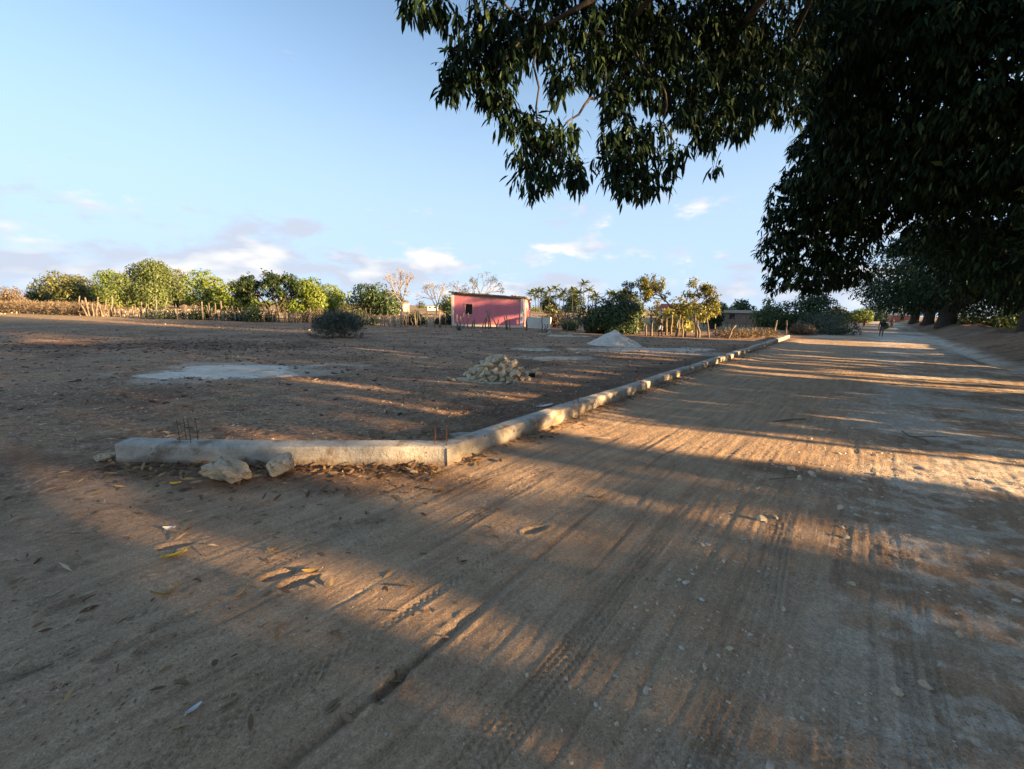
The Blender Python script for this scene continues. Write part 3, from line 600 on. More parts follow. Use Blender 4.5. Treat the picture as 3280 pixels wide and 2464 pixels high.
def rebars(root, a, d, nrm, s, wd, z, hs, lean=(0, 0)):
    for i, h in enumerate(hs):
        mb = MB(); u = (i // 2)*.16-.08+random.uniform(-.02, .02); v = wd*.5+((i % 2)-.5)*.13
        b = d*(s+u)+nrm*v
        q = [np.array([b[0], b[1], z-.05]), np.array([b[0]+lean[0]*.5*h+random.uniform(-.006, .006), b[1]+random.uniform(-.01, .01), z+h*.5]), np.array([b[0]+lean[0]*h, b[1]+lean[1]*h, z+h])]
        mb.tube(q, .0042, 6); mb.build('rebar', RUST, root, True)
    mb = MB(); c = d*s+nrm*wd*.5; pts = [np.array([*(c+d*dx+nrm*dy), z+.05]) for dx, dy in ((-.09, -.07), (.09, -.07), (.09, .07), (-.09, .07), (-.09, -.07))]
    mb.tube(pts, .004, 5); mb.build('stirrup', RUST, root)
BFW = .30
fb, fd, fn = beam('foundation_beam', (-4.82, 4.92), (4.05, .22), 4.02, .25, BFW, 'short concrete foundation beam lying in front of two boulders, cracked at its corner joint', 2, .07)
rebars(fb, None, fd, fn, .78, BFW, .25, (.30, .28, .31, .27), (-.03, 0))
rebars(fb, None, fd, fn, 3.93, BFW, .25, (.26, .30, .31, .2))
lb, ld, ln = beam('foundation_beam', (-.80, 5.13), (.617, .787), 38.4, .25, .27, 'long concrete foundation beam running along the sandy road towards the stake fence', 9, .10)
for s, hs in ((3.35, (.22, .21, .23, .2)), (6.6, (.16, .2, .18, .12)), (10.6, (.24, .25, .22, .2)), (15.4, (.2, .22, .15, .2)), (20.3, (.2, .2, .2, .2)), (26, (.2, .2, .2, .2))): rebars(lb, None, ld, ln, s, .27, .25, hs)

# ------------------------------------------------------------------ stones
def hull_mesh(name, seed, k=14, flat=1.0, sub=0, rough=0.0):
    r = random.Random(seed); bm = bmesh.new()
    for _ in range(k):
        v = Vector((r.gauss(0, 1), r.gauss(0, 1), r.gauss(0, 1))).normalized()*r.uniform(.8, 1.05)
        bm.verts.new((v.x, v.y, v.z*flat))
    res = bmesh.ops.convex_hull(bm, input=bm.verts)
    bmesh.ops.delete(bm, geom=[e for e in res['geom_interior'] if isinstance(e, bmesh.types.BMVert)], context='VERTS')
    if sub:
        bmesh.ops.bevel(bm, geom=list(bm.edges), offset=.12, segments=2, affect='EDGES', profile=.6)
        bmesh.ops.triangulate(bm, faces=bm.faces)
        bmesh.ops.subdivide_edges(bm, edges=list(bm.edges), cuts=sub, use_grid_fill=True)
        bm.normal_update()
        bv = list(bm.verts); p = np.array([v.co[:] for v in bv])*2.3; e = fbm(p[:, 0]+p[:, 2]*.7, p[:, 1]-p[:, 2]*.6, seed, 5, .6)
        for v, ee in zip(bv, e): v.co += v.normal*float(ee)*rough
    me = bpy.data.meshes.new(name); bm.to_mesh(me); bm.free()
    return me
def rock(name, x, y, sx, sy, sz, rz, seed, label, mat=LIME, cat='rock', tilt=(0, 0), sink=.12, sub=4, rough=.34, k=16, group=None):
    me = hull_mesh(name, seed, k, 1, sub, rough); o = link(name, me, mat); o.scale = (sx, sy, sz); o.rotation_euler = (tilt[0], tilt[1], rz)
    o.location = (x, y, gz(x, y)+sz*(1-sink)*.86); return tag(o, label, cat, group)
rock('boulder', -3.18, 4.45, .285, .19, .165, .25, 5, 'large rough limestone boulder in front of the short beam, the wider of the two', tilt=(.1, .05))
rock('boulder', -2.68, 4.72, .20, .16, .145, .5, 14, 'grey blocky boulder leaning against the short beam', tilt=(.1, -.25), rough=.24, sink=.0)
rock('boulder', -5.02, 4.98, .12, .09, .07, .2, 8, 'small ochre rock beside the free end of the short beam')
rock('boulder', -.72, 6.15, .34, .16, .055, .1, 21, 'flat pale slab of rubble lying behind the beam corner', mat=CONC, rough=.18)
rock('boulder', -4.35, 5.62, .15, .08, .04, .1, 24, 'small white stone behind the free end of the short beam', mat=LIME)
rock('boulder', -1.18, 4.84, .045, .04, .035, .3, 27, 'small white stone before the corner of the beams', mat=CONC, sub=1)
# the heap of quarried stone
STONES = [hull_mesh('limestone_rock', 100+i, 11+i % 4, 1) for i in range(10)]
for m_ in STONES: m_.materials.append(LIMEP)
PC = (-.42, 12.1); PR, PH = .82, .58
def pile_stone(x, y, z, s, i, name='limestone_rock'):
    o = bpy.data.objects.new(name, STONES[i % 10]); COL.objects.link(o)
    o.scale = (s*random.uniform(.85, 1.35), s*random.uniform(.8, 1.1), s*random.uniform(.6, .85)); o.rotation_euler = (random.uniform(-.5, .5), random.uniform(-.5, .5), random.uniform(0, 6.28)); o.location = (x, y, z); return o
cnt = 0; rnd = random.Random(4)
for lay in range(6):
    zl = lay*.105; rl = PR*(1-zl/(PH+.06)); 
    ring = max(1, int(2*math.pi*rl/.165)); 
    for kk in ([1.0, .72, .42, .12] if lay == 0 else [1.0, .66, .3]):
        r_ = rl*kk; nn_ = max(1, int(2*math.pi*r_/.19))
        if kk < .7 and lay < 4 and lay > 0: continue
        if kk < .5 and lay == 0: continue
        for j in range(nn_):
            a = 2*math.pi*j/nn_+lay*.4+rnd.uniform(-.1, .1); rr = r_+rnd.uniform(-.06, .05)
            x = PC[0]+1.05*rr*math.cos(a); y = PC[1]+.9*rr*math.sin(a); s = rnd.choice((.065, .085, .10, .12, .14, .165))
            tag(pile_stone(x, y, zl+s*.55+gz(x, y) if lay == 0 else zl+s*.5, s, cnt), 'angular cream limestone rock in the heap on the field', 'rock', 'limestone rocks in the heap'); cnt += 1
core = link('rubble_core', npmesh('rubble_core', np.array([(PC[0]+PR*.85*math.cos(a)*f, PC[1]+PR*.75*math.sin(a)*f, z) for f, z in ((1, -.05), (.78, .12), (.5, .30), (.22, .45)) for a in np.linspace(0, 2*math.pi, 13)[:-1]]), [np.array([(i*12+j, i*12+(j+1) % 12, (i+1)*12+(j+1) % 12, (i+1)*12+j) for i in range(3) for j in range(12)]), np.array([[36+j for j in range(12)]])]), LIMEP)
tag(core, 'packed small rubble filling the inside of the limestone heap', 'rubble', kind='stuff')
for i, (x, y, s) in enumerate(((-1.75, 11.55, .10), (-1.6, 11.4, .07), (-1.42, 11.52, .06), (-1.2, 11.45, .06), (-1.0, 11.42, .05), (.15, 10.98, .13), (-.1, 11.15, .08), (-.9, 11.3, .07))):
    tag(pile_stone(x, y, gz(x, y)+s*.4, s, i+3), 'loose limestone rock lying beside the heap', 'rock', 'loose rocks beside the heap')
rock('boulder', .68, 12.65, .18, .14, .15, .4, 33, 'pale pitted rock standing beside the limestone heap', mat=LIMEP)
rock('black_bag', .60, 12.25, .11, .09, .085, .1, 35, 'small crumpled black bag before the pale rock by the limestone heap', mat=flat_mat('black_plastic', (.012, .012, .014), .45), cat='bag')

def mound(name, cx, cy, rx, ry, h, power, seed, label, cat, mat=SANDW, res=60, kind=None, rough=.04, rz=0, ragged=.35):
    u = np.linspace(-1.25, 1.25, res); X, Y = np.meshgrid(u, u, indexing='ij'); d = np.hypot(X, Y)
    x = cx+X*rx*math.cos(rz)-Y*ry*math.sin(rz); y = cy+X*rx*math.sin(rz)+Y*ry*math.cos(rz)
    dd = d*(1+ragged*fbm(x/(rx*.55), y/(ry*.55), seed, 4))
    z = h*np.clip(1-dd, -.4, 1)
    if power != 1: z = np.where(dd < 1, h*np.clip(1-dd, 0, 1)**power, h*(1-dd)*1.0)
    z = z+rough*fbm(x/.35, y/.35, seed+1, 3)*np.clip(1.2-dd, 0, 1)+gzs(x.ravel(), y.ravel()).reshape(x.shape)*.6-.012
    idx = np.arange(res*res).reshape(res, res); q = np.stack([idx[:-1, :-1], idx[1:, :-1], idx[1:, 1:], idx[:-1, 1:]], -1).reshape(-1, 4)
    q = q[(z.ravel()[q] > -.12).any(1)]
    o = link(name, npmesh(name, np.stack([x.ravel()-cx, y.ravel()-cy, z.ravel()], 1), q, True), mat); o.location = (cx, cy, 0)
    return tag(o, label, cat, None, kind)
mound('sand_heap', 5.8, 24.6, 1.6, 1.5, .86, 1.0, 3, 'conical heap of grey building sand before the dark round bush', 'sand heap', res=110, ragged=.2, rough=.10)
mound('sand_spread', -8.05, 12.2, 1.9, 1.55, .085, .75, 5, 'flat spread of pale sand left on the field behind the short beam', 'sand', res=110, rough=.03, rz=.12, ragged=.6)
mound('lime_rubble', 1.0, 20.6, 1.2, .55, .07, .7, 7, 'low scatter of white lime rubble between the stone heap and the pink house', 'rubble', res=50, rough=.09, mat=LIME)
mound('lime_rubble', 4.0, 31.5, 1.9, .7, .09, .7, 11, 'white lime rubble strip before the low white wall', 'rubble', res=50, rough=.12, mat=LIME)
mound('lime_rubble', 1.75, 17.3, 1.1, .5, .05, .7, 15, 'thin patch of pale stone chips right behind the limestone heap', 'rubble', res=50, rough=.09, mat=LIMEP)
mound('lime_rubble', -.45, 12.0, 1.15, .95, .03, .7, 19, 'thin spill of stone chips under and around the limestone heap', 'rubble', res=60, rough=.07, mat=LIMEP)
for i, (x, y, s) in enumerate(((2.1, 32.6, .13), (2.35, 32.7, .1), (2.6, 32.4, .12), (2.9, 32.5, .1), (3.2, 32.6, .12), (4.6, 31.0, .08), (3.0, 35.2, .14), (-2.6, 34.3, .16), (2.9, 18.9, .14), (-14.6, 30.5, .13), (-12.9, 31.4, .16), (2.2, 18.7, .09))):
    tag(pile_stone(x, y, gz(x, y)+s*.4, s, i+1, 'white_stone'), 'white stone lying loose on the bare field', 'rock', 'loose white stones on the field')

# ------------------------------------------------------------------ pink house
def wallmat(name, c, dirt, dirty=.5, eaves=False):
    m, nt, b, out = newmat(name); v = nd(nt, 'ShaderNodeTexCoord').outputs['Object']
    s = nd(nt, 'ShaderNodeMapping', {0: v}); s.inputs['Scale'].default_value = (1, 1, .45)
    a = ramp(nt, noise(nt, s.outputs[0], 1.1, 6, .65), .42, .72); c1 = mixc(nt, mul(nt, a, dirty), c, dirt)
    c1 = mixc(nt, mul(nt, ramp(nt, noise(nt, v, 7, 5, .7), .5, .7), .35), c1, tuple(min(1, x*1.25+.03) for x in c))
    if eaves:       # plaster fallen off in patches below the roof edge and near the ground
        xyz = nd(nt, 'ShaderNodeSeparateXYZ', {0: v}); zz = nd(nt, 'ShaderNodeMath', {0: mul(nt, xyz.outputs[0], .0565), 1: xyz.outputs[2]}, operation='ADD').outputs[0]
        e = nd(nt, 'ShaderNodeMath', {0: zz, 1: mul(nt, noise(nt, s.outputs[0], 1.7, 5, .65), 1.1)}, operation='ADD').outputs[0]
        c1 = mixc(nt, mul(nt, ramp(nt, e, 3.10, 3.2), .85), c1, (.30, .185, .13))
        g = nd(nt, 'ShaderNodeMath', {0: xyz.outputs[2], 1: mul(nt, noise(nt, v, 2.3, 5, .65), -1.2)}, operation='ADD').outputs[0]
        c1 = mixc(nt, mul(nt, ramp(nt, g, -.25, -.42), .6), c1, (.42, .27, .19))
    nt.links.new(c1, b.inputs['Base Color']); bump(nt, b, noise(nt, v, 9, 6, .65), .35, .02); return m
PINK = wallmat('pink_plaster', (.68, .225, .255), (.52, .155, .185), .6, True); WHITE = wallmat('white_plaster', (.74, .67, .57), (.42, .36, .30), .5)
ROOF = rough_mat('roof_sheet', (.075, .07, .065), (.15, .135, .12), 2.5, (.24, .17, .11), 1.3)
DARK = flat_mat('dark_interior', (.05, .035, .03)); WOOD = flat_mat('door_wood', (.22, .12, .07))
hx, hy = .91, 43.2; hd = np.array([-7.31, 1.35]); hL = float(np.hypot(*hd)); ang = math.atan2(hd[1], hd[0])
house = empty('house', (hx, hy, 0), ang+math.pi, 'small pink plastered house with a flat dark roof and one square window', 'house')
# local: x runs from -hL (left) to 0 (right corner), y into the depth
H1, H2, DP = 3.34, 2.92, 5.0
def roofz(x): return H2+(H1-H2)*(-x/hL)
def wall_with_hole(x0, x1, wx0, wx1, wz0, wz1, y0, y1):
    mb = MB()
    def prism(a, b, z0a, z0b, z1a, z1b):
        V = [(a, y0, z0a), (b, y0, z0b), (b, y0, z1b), (a, y0, z1a), (a, y1, z0a), (b, y1, z0b), (b, y1, z1b), (a, y1, z1a)]
        mb.add(V, [(0, 1, 2, 3), (5, 4, 7, 6), (4, 0, 3, 7), (1, 5, 6, 2), (3, 2, 6, 7), (4, 5, 1, 0)])
    prism(x0, wx0, -.2, -.2, roofz(x0), roofz(wx0)); prism(wx1, x1, -.2, -.2, roofz(wx1), roofz(x1))
    prism(wx0, wx1, -.2, -.2, wz0, wz0); prism(wx0, wx1, wz1, wz1, roofz(wx0), roofz(wx1)); return mb
WX0, WX1, WZ0, WZ1 = -hL+1.45, -hL+2.2, 1.22, 2.22
wall_with_hole(-hL, 0, WX0, WX1, WZ0, WZ1, 0, .22).build('wall', PINK, house)
mb = MB(); V = [(-.22, .225, -.2), (0, .225, -.2), (0, DP, -.2), (-.22, DP, -.2), (-.22, .225, H2), (0, .225, H2), (0, DP, H2-.1), (-.22, DP, H2-.1)]
mb.add(V, [(0, 3, 2, 1), (4, 5, 6, 7), (0, 1, 5, 4), (1, 2, 6, 5), (2, 3, 7, 6), (3, 0, 4, 7)]); tag(mb.build('wall', PINK, house), 'pink end wall with a narrow doorway')
mb = MB(); mb.box(-hL, -hL+.22, .225, DP, -.2, H1-.02); mb.box(-hL+.225, -.225, DP-.22, DP, -.2, H2-.12); mb.build('wall', PINK, house)
mb = MB(); mb.box(-hL-.03, -hL+.24, -.03, -.002, 0, H1-.05); mb.box(-hL-.03, -hL-.002, 0, .25, 0, H1-.05); mb.build('pilaster', WHITE, house)
mb = MB(); mb.box(-.22, .03, -.03, -.002, 0, H2-.03); mb.box(.002, .03, 0, .3, 0, H2-.03); mb.build('pilaster', WHITE, house)
mb = MB(); mb.box(-hL+.245, -.225, -.06, -.003, -.1, .2); mb.build('plinth', WHITE, house)
mb = MB(); mb.box(.003, .05, DP-.3, DP+.02, 0, H2-.16); mb.build('pilaster', WHITE, house)
win = empty('window', (0, 0, 0)); win.parent = house
mb = MB()
for a, b, c, d in ((WX0-.09, WX1+.09, WZ1, WZ1+.1), (WX0-.09, WX1+.09, WZ0-.1, WZ0), (WX0-.09, WX0, WZ0, WZ1), (WX1, WX1+.09, WZ0, WZ1)): mb.box(a, b, -.025, .1, c+.001, d-.001)
mb.build('frame', rough_mat('window_surround', (.52, .24, .23), (.60, .36, .34), 6), win)
mb = MB(); mb.box(WX0, WX1, .30, .33, WZ0, WZ1); mb.build('dark_backing', DARK, win)  # dark sheet stands in for the unlit room behind the opening
mb = MB(); mb.box(.004, .035, 2.0, 2.75, .15, 2.0); dr = mb.build('door', WOOD, house)
mb = MB(); 
rx = np.sort(np.concatenate([np.linspace(-hL-.28, .22, 42), [math.floor(-hL/.85+i)*.85-.004 for i in range(1, 10)], [math.floor(-hL/.85+i)*.85+.004 for i in range(1, 10)]]))[:60]; V = []; 
for y in (-.22, DP+.2):
    for x in rx:
        e = .05*float(hash2(np.array(math.floor(x/.85)), np.array(int(y)), 5))+.02*float(vn(x*1.7, y, 5)); yy = y+.12*float(hash2(np.array(math.floor(x/.85)), np.array(int(y)), 9))-.06
        V += [(x, yy, roofz(x)+.002-.0*y-(.12 if y > 1 else 0)), (x, yy, roofz(x)+.11+e-(.12 if y > 1 else 0))]
n_ = 60; F = []
for i in range(n_-1):
    a, b, c, d = 2*i, 2*i+1, 2*i+3, 2*i+2; o_ = 2*n_
    F += [(a, d, c, b), (o_+a, o_+b, o_+c, o_+d), (b, c, o_+c, o_+b), (a, o_+a, o_+d, d)]
F += [(0, 1, 2*n_+1, 2*n_), (2*n_-2, 4*n_-2, 4*n_-1, 2*n_-1)]
mb.add(V, F); roof = mb.build('roof', ROOF, house)
for i, (x, y, s) in enumerate(((-1.1, .3, .22), (-.7, .25, .2), (-.3, .3, .2), (.0, .8, .18), (.02, 1.6, .16), (.05, 2.6, .16), (-.05, 3.6, .15), (-5.4, .1, .12), (-4.6, .15, .1))):
    o = bpy.data.objects.new('weight_stone', STONES[i % 10]); COL.objects.link(o); o.parent = roof; o.scale = (s*1.3, s, s*.5); o.location = (x, y, roofz(min(x, 0))+.11+s*.25-.12*y/DP); o.rotation_euler = (0, 0, i)
mb = MB(); prev = None
for s0 in np.arange(0, 2.6, .13):
    zt = 1.12+.06*float(vn(s0*2, 1, 4)); mb.box(s0, s0+.13, 0+.01*float(vn(s0*5, 3, 4)), .2, -.1, zt)
wl_ = mb.build('low_wall', WHITE); wl_.location = (1.28, 42.7, 0); wl_.rotation_euler = (0, 0, math.atan2(-1.3, 2.4)); tag(wl_, 'low stained white wall projecting from the right end of the pink house', 'wall')
def small_building(name, x, y, w, d, h, rz, wall, roofm, label, over=.3, pitch=.5, wins=2):
    b = empty(name, (x, y, 0), rz, label, 'building'); mb = MB(); mb.box(-w/2, w/2, 0, d, -.3, h); mb.build('wall', wall, b)
    mb = MB(); V = [(-w/2-over, -over, h+.02), (w/2+over, -over, h+.02), (w/2+over, d+over, h+.02), (-w/2-over, d+over, h+.02), (-w/2-over, d/2, h+pitch), (w/2+over, d/2, h+pitch)]
    mb.add(V, [(0, 1, 5, 4), (2, 3, 4, 5), (0, 4, 3), (1, 2, 5), (3, 2, 1, 0)]); mb.build('roof', roofm, b)
    for i in range(wins):
        mb = MB(); xx = (i+.5)/wins*w-w/2; mb.box(xx-.4, xx+.4, -.04, -.004, .9, min(1.9, h-.2)); mb.build('window', DARK, b)
    return b
TIN = flat_mat('tin_roof', (.34, .36, .38), .5); TILE = flat_mat('red_roof', (.42, .12, .075)); THATCH = rough_mat('thatch', (.30, .23, .16), (.42, .33, .23), 4)
small_building('hut', 36.5, 72, 9, 5, 1.9, -.25, flat_mat('mud_wall', (.30, .22, .16)), THATCH, 'long brown shed with a low pale roof behind the far stake enclosure', .4, .5, 3)
small_building('house', 26.5, 66, 6, 5, 2.1, -.1, flat_mat('cream_wall', (.62, .60, .54)), TILE, 'white walled house with a red roof behind the yellowing tree', .3, 1.0, 2)
small_building('hut', 98, 124, 6, 4, 2.3, -.4, flat_mat('hut_wall', (.34, .20, .13)), TIN, 'tin roofed hut at the far end of the road', .4, .7, 1)
small_building('hut', 118, 131, 5, 4, 2.2, -.6, flat_mat('hut_wall_red', (.38, .17, .11)), TIN, 'tin roofed hut with reddish walls beyond the roadside walkers', .4, .7, 1)
small_building('house', -205, 205, 12, 6, 3.2, .6, flat_mat('far_white', (.72, .68, .60)), flat_mat('far_roof', (.55, .5, .45)), 'far white building on the plain beyond the brushwood', .2, .5, 3)
small_building('house', -36, 135, 6, 4, 2.4, .2, flat_mat('far_white_b', (.70, .62, .48)), THATCH, 'far cream hut between the two rounded trees on the plain', .2, .6, 1)
small_building('house', -33.0, 175, 4, 3, 1.7, .1, flat_mat('far_white_c', (.75, .73, .68)), TIN, 'far white hut seen past the bare tree', .2, .6, 2)
small_building('house', -82, 120, 6, 4, 2.2, .3, flat_mat('far_ochre', (.6, .42, .2)), TILE, 'far ochre hut with a red roof behind the leafy fence tree', .2, .6, 1)

# ------------------------------------------------------------------ trees and shrubs of the field
def lump_tree(name, x, y, w, h, zb, mat, label, cat='tree', leaf=.5, count=2600, trunk=.22, group=None, nb=19, lean=0.0, bark=BARK, depth=.85, flat=.5):
    z0 = gz(x, y) if abs(x) < 70 and y < 90 else 0.0
    tr = empty(name, (x, y, z0), 0, label, cat, group); bl = []
    count = int(count*1.8); leaf = leaf*1.12; w = w*1.1; hh = h-zb; zc = zb+hh*.42
    rs = random.Random(int(x*13+y*7))
    for i in range(nb):
        a = rs.uniform(0, 6.28); e = rs.uniform(-1, 1)**1 if i % 3 else rs.uniform(-.9, -.2); ce = math.sqrt(max(0, 1-e*e)); q = rs.uniform(.5, .92)
        bx = w/2*q*ce*math.cos(a)-lean*w*.22*e; by = w/2*depth*q*ce*math.sin(a); bz = zc+hh*.55*.78*e
        bl.append((bx, by, bz, w*rs.uniform(.14, .27)*(1.25-.55*q)*1.1))
    bl.append((0, 0, zc, w*.28))
    C, O = blob_pts(bl, count/sum(b[3]**2 for b in bl), .62)
    C[:, 2] = np.maximum(C[:, 2], zb*.4+RNG.random(len(C))*.5)
    D = unit(sph(len(C))*.8+np.array([0, 0, -.45])); N = unit(O*1.1+sph(len(C))*.5+np.array([0, 0, .25]))
    L = RNG.uniform(.7, 1.3, len(C))*leaf
    # each clump has its own tone of leaf
    tone = np.clip(np.repeat(RNG.random(len(bl)), [max(3, int(count/sum(b[3]**2 for b in bl)*b[3]**2)) for b in bl])*.55+RNG.random(len(C))*.45, 0, 1)
    link('crown', leaf_mesh('crown', C, D, N, L, L*.5, T4, .15, tone), mat, tr)
    mb = MB(); mb.tube([(0, 0, -.2), (.05, 0, zb*.5+.2), (-.05, .05, zc)], [trunk*1.4, trunk, trunk*.6], 8)
    for b in bl[:6]: limb(mb, (0, 0, max(.3, zb*.6)), (b[0], b[1], b[2]), trunk*.5, trunk*.12, .1, 5, 4)
    mb.build('trunk', bark, tr, True); return tr
G = 'trees on the plain beyond the fence'
for nm, x, y, w, h, zb, mat, leaf, cnt_, lean, lab in [
 ('round_tree', -113, 110, 11.3, 8.3, .8, OLIVE, .55, 2800, .8, 'olive green tree with a sloping crown behind the dry brushwood'),
 ('round_tree', -131.4, 120, 6.2, 4.9, .4, GREEN_D, .5, 1200, 0, 'small rounded tree beside the olive green sloping tree'),
 ('round_tree', -144.6, 150, 6.0, 6.4, 1, OLIVE, .6, 1000, 0, 'small olive tree far out between the sloping tree and the big green clump'),
 ('round_tree', -107.9, 115, 4.2, 3.9, .3, GREEN_D, .45, 900, 0, 'low very dark tree at the foot of the big green clump'),
 ('round_tree', -93.4, 105, 11, 9.5, .4, GREEN_Y, .5, 3400, .3, 'bright green rounded tree at the edge of the big clump'),
 ('feathery_tree', -72.0, 85, 10.2, 9.0, .8, GREEN_P, .42, 4200, 0, 'pale feathery green tree standing in front of the big clump'),
 ('round_tree', -85.9, 110, 7.6, 10.8, .8, OLIVE, .5, 2200, .9, 'brownish topped tree rising behind the pale feathery tree'),
 ('round_tree', -71.1, 100, 9.2, 8.7, .6, GREEN_Y, .5, 2800, .4, 'dense green tree with a sloping top beside the brownish topped tree'),
 ('round_tree', -61.1, 95, 8.2, 6.3, .6, GREEN_Y, .5, 1900, .3, 'lower green tree between the sloping green tree and the fence tree'),
 ('round_tree', -36.8, 85, 9.3, 7.2, .6, GREEN_Y, .45, 3200, .0, 'bright rounded tree standing alone behind the thorn bush'),
 ('round_tree', -25.4, 80, 8.6, 5.4, .7, GREEN_D, .45, 2400, .2, 'low spreading green tree beside the bare pale tree'),
 ('round_tree', -152.7, 130, 8.0, 5.1, .5, DRYBRUSH, .5, 900, 0, 'brown half dry tree on the plain past the brushwood'),
 ('round_tree', -166, 132, 6.5, 4.8, .4, DRYBRUSH, .5, 800, 0, 'brown half dry shrub tree farthest along the plain'),
 ('round_tree', -22, 150, 8.0, 6.5, .5, OLIVE, .6, 900, 0, 'far olive tree seen between the two bare trees'),
 ('round_tree', -12.6, 92, 5.5, 4.0, .3, GREEN_P, .45, 900, 0, 'small pale tree against the left corner of the pink house'),
 ('broad_tree', 30, 222, 11.5, 12.3, .5, GREEN_D, .8, 2000, 0, 'large dark tree standing among the coconut palms'),
 ('broad_tree', 18, 226, 9, 8.0, .5, GREEN_D, .8, 1300, 0, 'lower dark tree behind the first coconut palms'),
 ('broad_tree', 24, 52, 2.4, 3.6, .5, GREEN_D, .3, 800, 0, 'small dark tree right beside the yellowing tree'),
 ('broad_tree', 37, 76, 3.4, 4.0, .6, GREEN_Y, .4, 900, 0, 'yellow green tree above the shed roof'),
 ('broad_tree', 45.8, 86, 4.8, 4.6, .5, GREEN_D, .45, 1100, 0, 'dark green tree behind the far end of the shed'),
 ('broad_tree', 36.8, 62, 4.0, 4.5, .2, GREEN_P, .34, 1700, 0, 'pale green tree between the shed and the dense roadside shrub'),
 ('broad_tree', 64.5, 86, 4.2, 3.2, .2, GREEN_P, .38, 1000, 0, 'pale low tree beside the far road'),
 ('broad_tree', 89, 111, 5.0, 3.6, .3, GREEN_Y, .45, 1000, 0, 'bright green tree between the two tin roofed huts'),
 ('broad_tree', 96.5, 130, 4.5, 4.6, 1.5, DRYBRUSH, .5, 700, 0, 'brown leaved tree above the farthest hut'),
 ('broad_tree', 128, 150, 11, 7.0, .8, GREEN_D, .6, 1500, 0, 'dark tree closing the far end of the road'),
]: lump_tree(nm, x, y, w, h, zb, mat, lab, 'tree', leaf, cnt_, .22, G, 20, lean)
lump_tree('dense_shrub', 35.6, 53.5, 6.6, 4.8, .2, GREEN_D, 'dense dark green shrub standing beside the road at the fence end', 'shrub', .28, 5200, .12, None, 20)
lump_tree('round_bush', 8.4, 37.2, 4.5, 3.0, .0, GREEN_D, 'dark round bush with olive leaves behind the sand heap', 'bush', .20, 6500, .07, None, 22, 0, BARK, .8)
lump_tree('round_bush', 10.6, 39.8, 3.0, 3.3, .0, OLIVE, 'olive bush standing behind the dark round bush', 'bush', .22, 2200, .07, None, 12)
lump_tree('fence_shrub', 32.3, 44.2, 5.6, 1.5, .0, GREYG, 'grey leafless looking shrub on the verge at the fence end', 'shrub', .16, 3000, .05, None, 22)
lump_tree('fence_shrub', 28.4, 42.0, 2.2, 1.1, .0, DRYBRUSH, 'dry tangled shrub at the end of the long beam', 'shrub', .18, 1200, .04, None, 10)
for i, (x, y, w, h, m_) in enumerate(((-36, 44.6, 3.4, .8, GREYG), (-32.3, 44.8, 2.6, 1.3, GREEN_D), (-28.5, 44.0, 3.0, 1.2, GREYG), (-25.5, 43.2, 3.2, 1.4, GREEN_D), (-21.0, 44.6, 3.6, 1.0, DRYBRUSH), (-17.0, 43.0, 3.6, 1.7, OLIVE), (-14.5, 41.6, 2.4, 1.0, GREYG), (-10.4, 44.5, 2.6, 1.0, GREEN_D), (-7.6, 46.5, 1.8, 1.1, GREYG), (5.6, 40.5, 1.9, 1.1, OLIVE), (3.9, 46.5, 2.4, 1.9, DRYBRUSH), (7.0, 52, 4.5, 2.0, GREYG), (12.5, 54, 5, 2.0, OLIVE))):
    lump_tree('low_shrub', x, y, w, h, .0, m_, {GREYG: 'grey green', GREEN_D: 'dark green', DRYBRUSH: 'dry brown', OLIVE: 'olive'}[m_]+' low straggling shrub at the foot of the stake fence', 'shrub', .2, 700, .03, 'low shrubs along the stake fence', 9)
for i, (t_, n_, w, h, m_) in enumerate(((60, 14, 4, 1.8, GREEN_P), (72, 15, 4.5, 2.2, GREEN_Y), (84, 18, 5, 2.0, GREYG), (95, 17, 5, 2.5, GREEN_Y), (108, 20, 6, 2.6, GREEN_P), (90, 26, 6, 2.2, GREEN_Y), (120, 14, 5, 2.2, GREEN_P), (140, 20, 9, 3, GREEN_P), (75, 22, 5, 1.8, GREEN_P), (66, 19, 4, 1.6, GREYG), (82, 12, 4, 1.9, GREEN_P), (104, 12, 4, 2.2, GREEN_Y), (160, 26, 10, 3, GREEN_Y), (130, 28, 9, 3, OLIVE))):
    x, y = tn(t_, n_); lump_tree('field_shrub', x, y, w*1.7, h*1.5, .0, m_, {GREYG: 'grey green', GREEN_Y: 'bright green', GREEN_P: 'pale green', OLIVE: 'olive'}[m_]+' shrub in the field beyond the mango trunks', 'shrub', .32, 700, .04, 'shrubs in the field beyond the mangoes', 10)

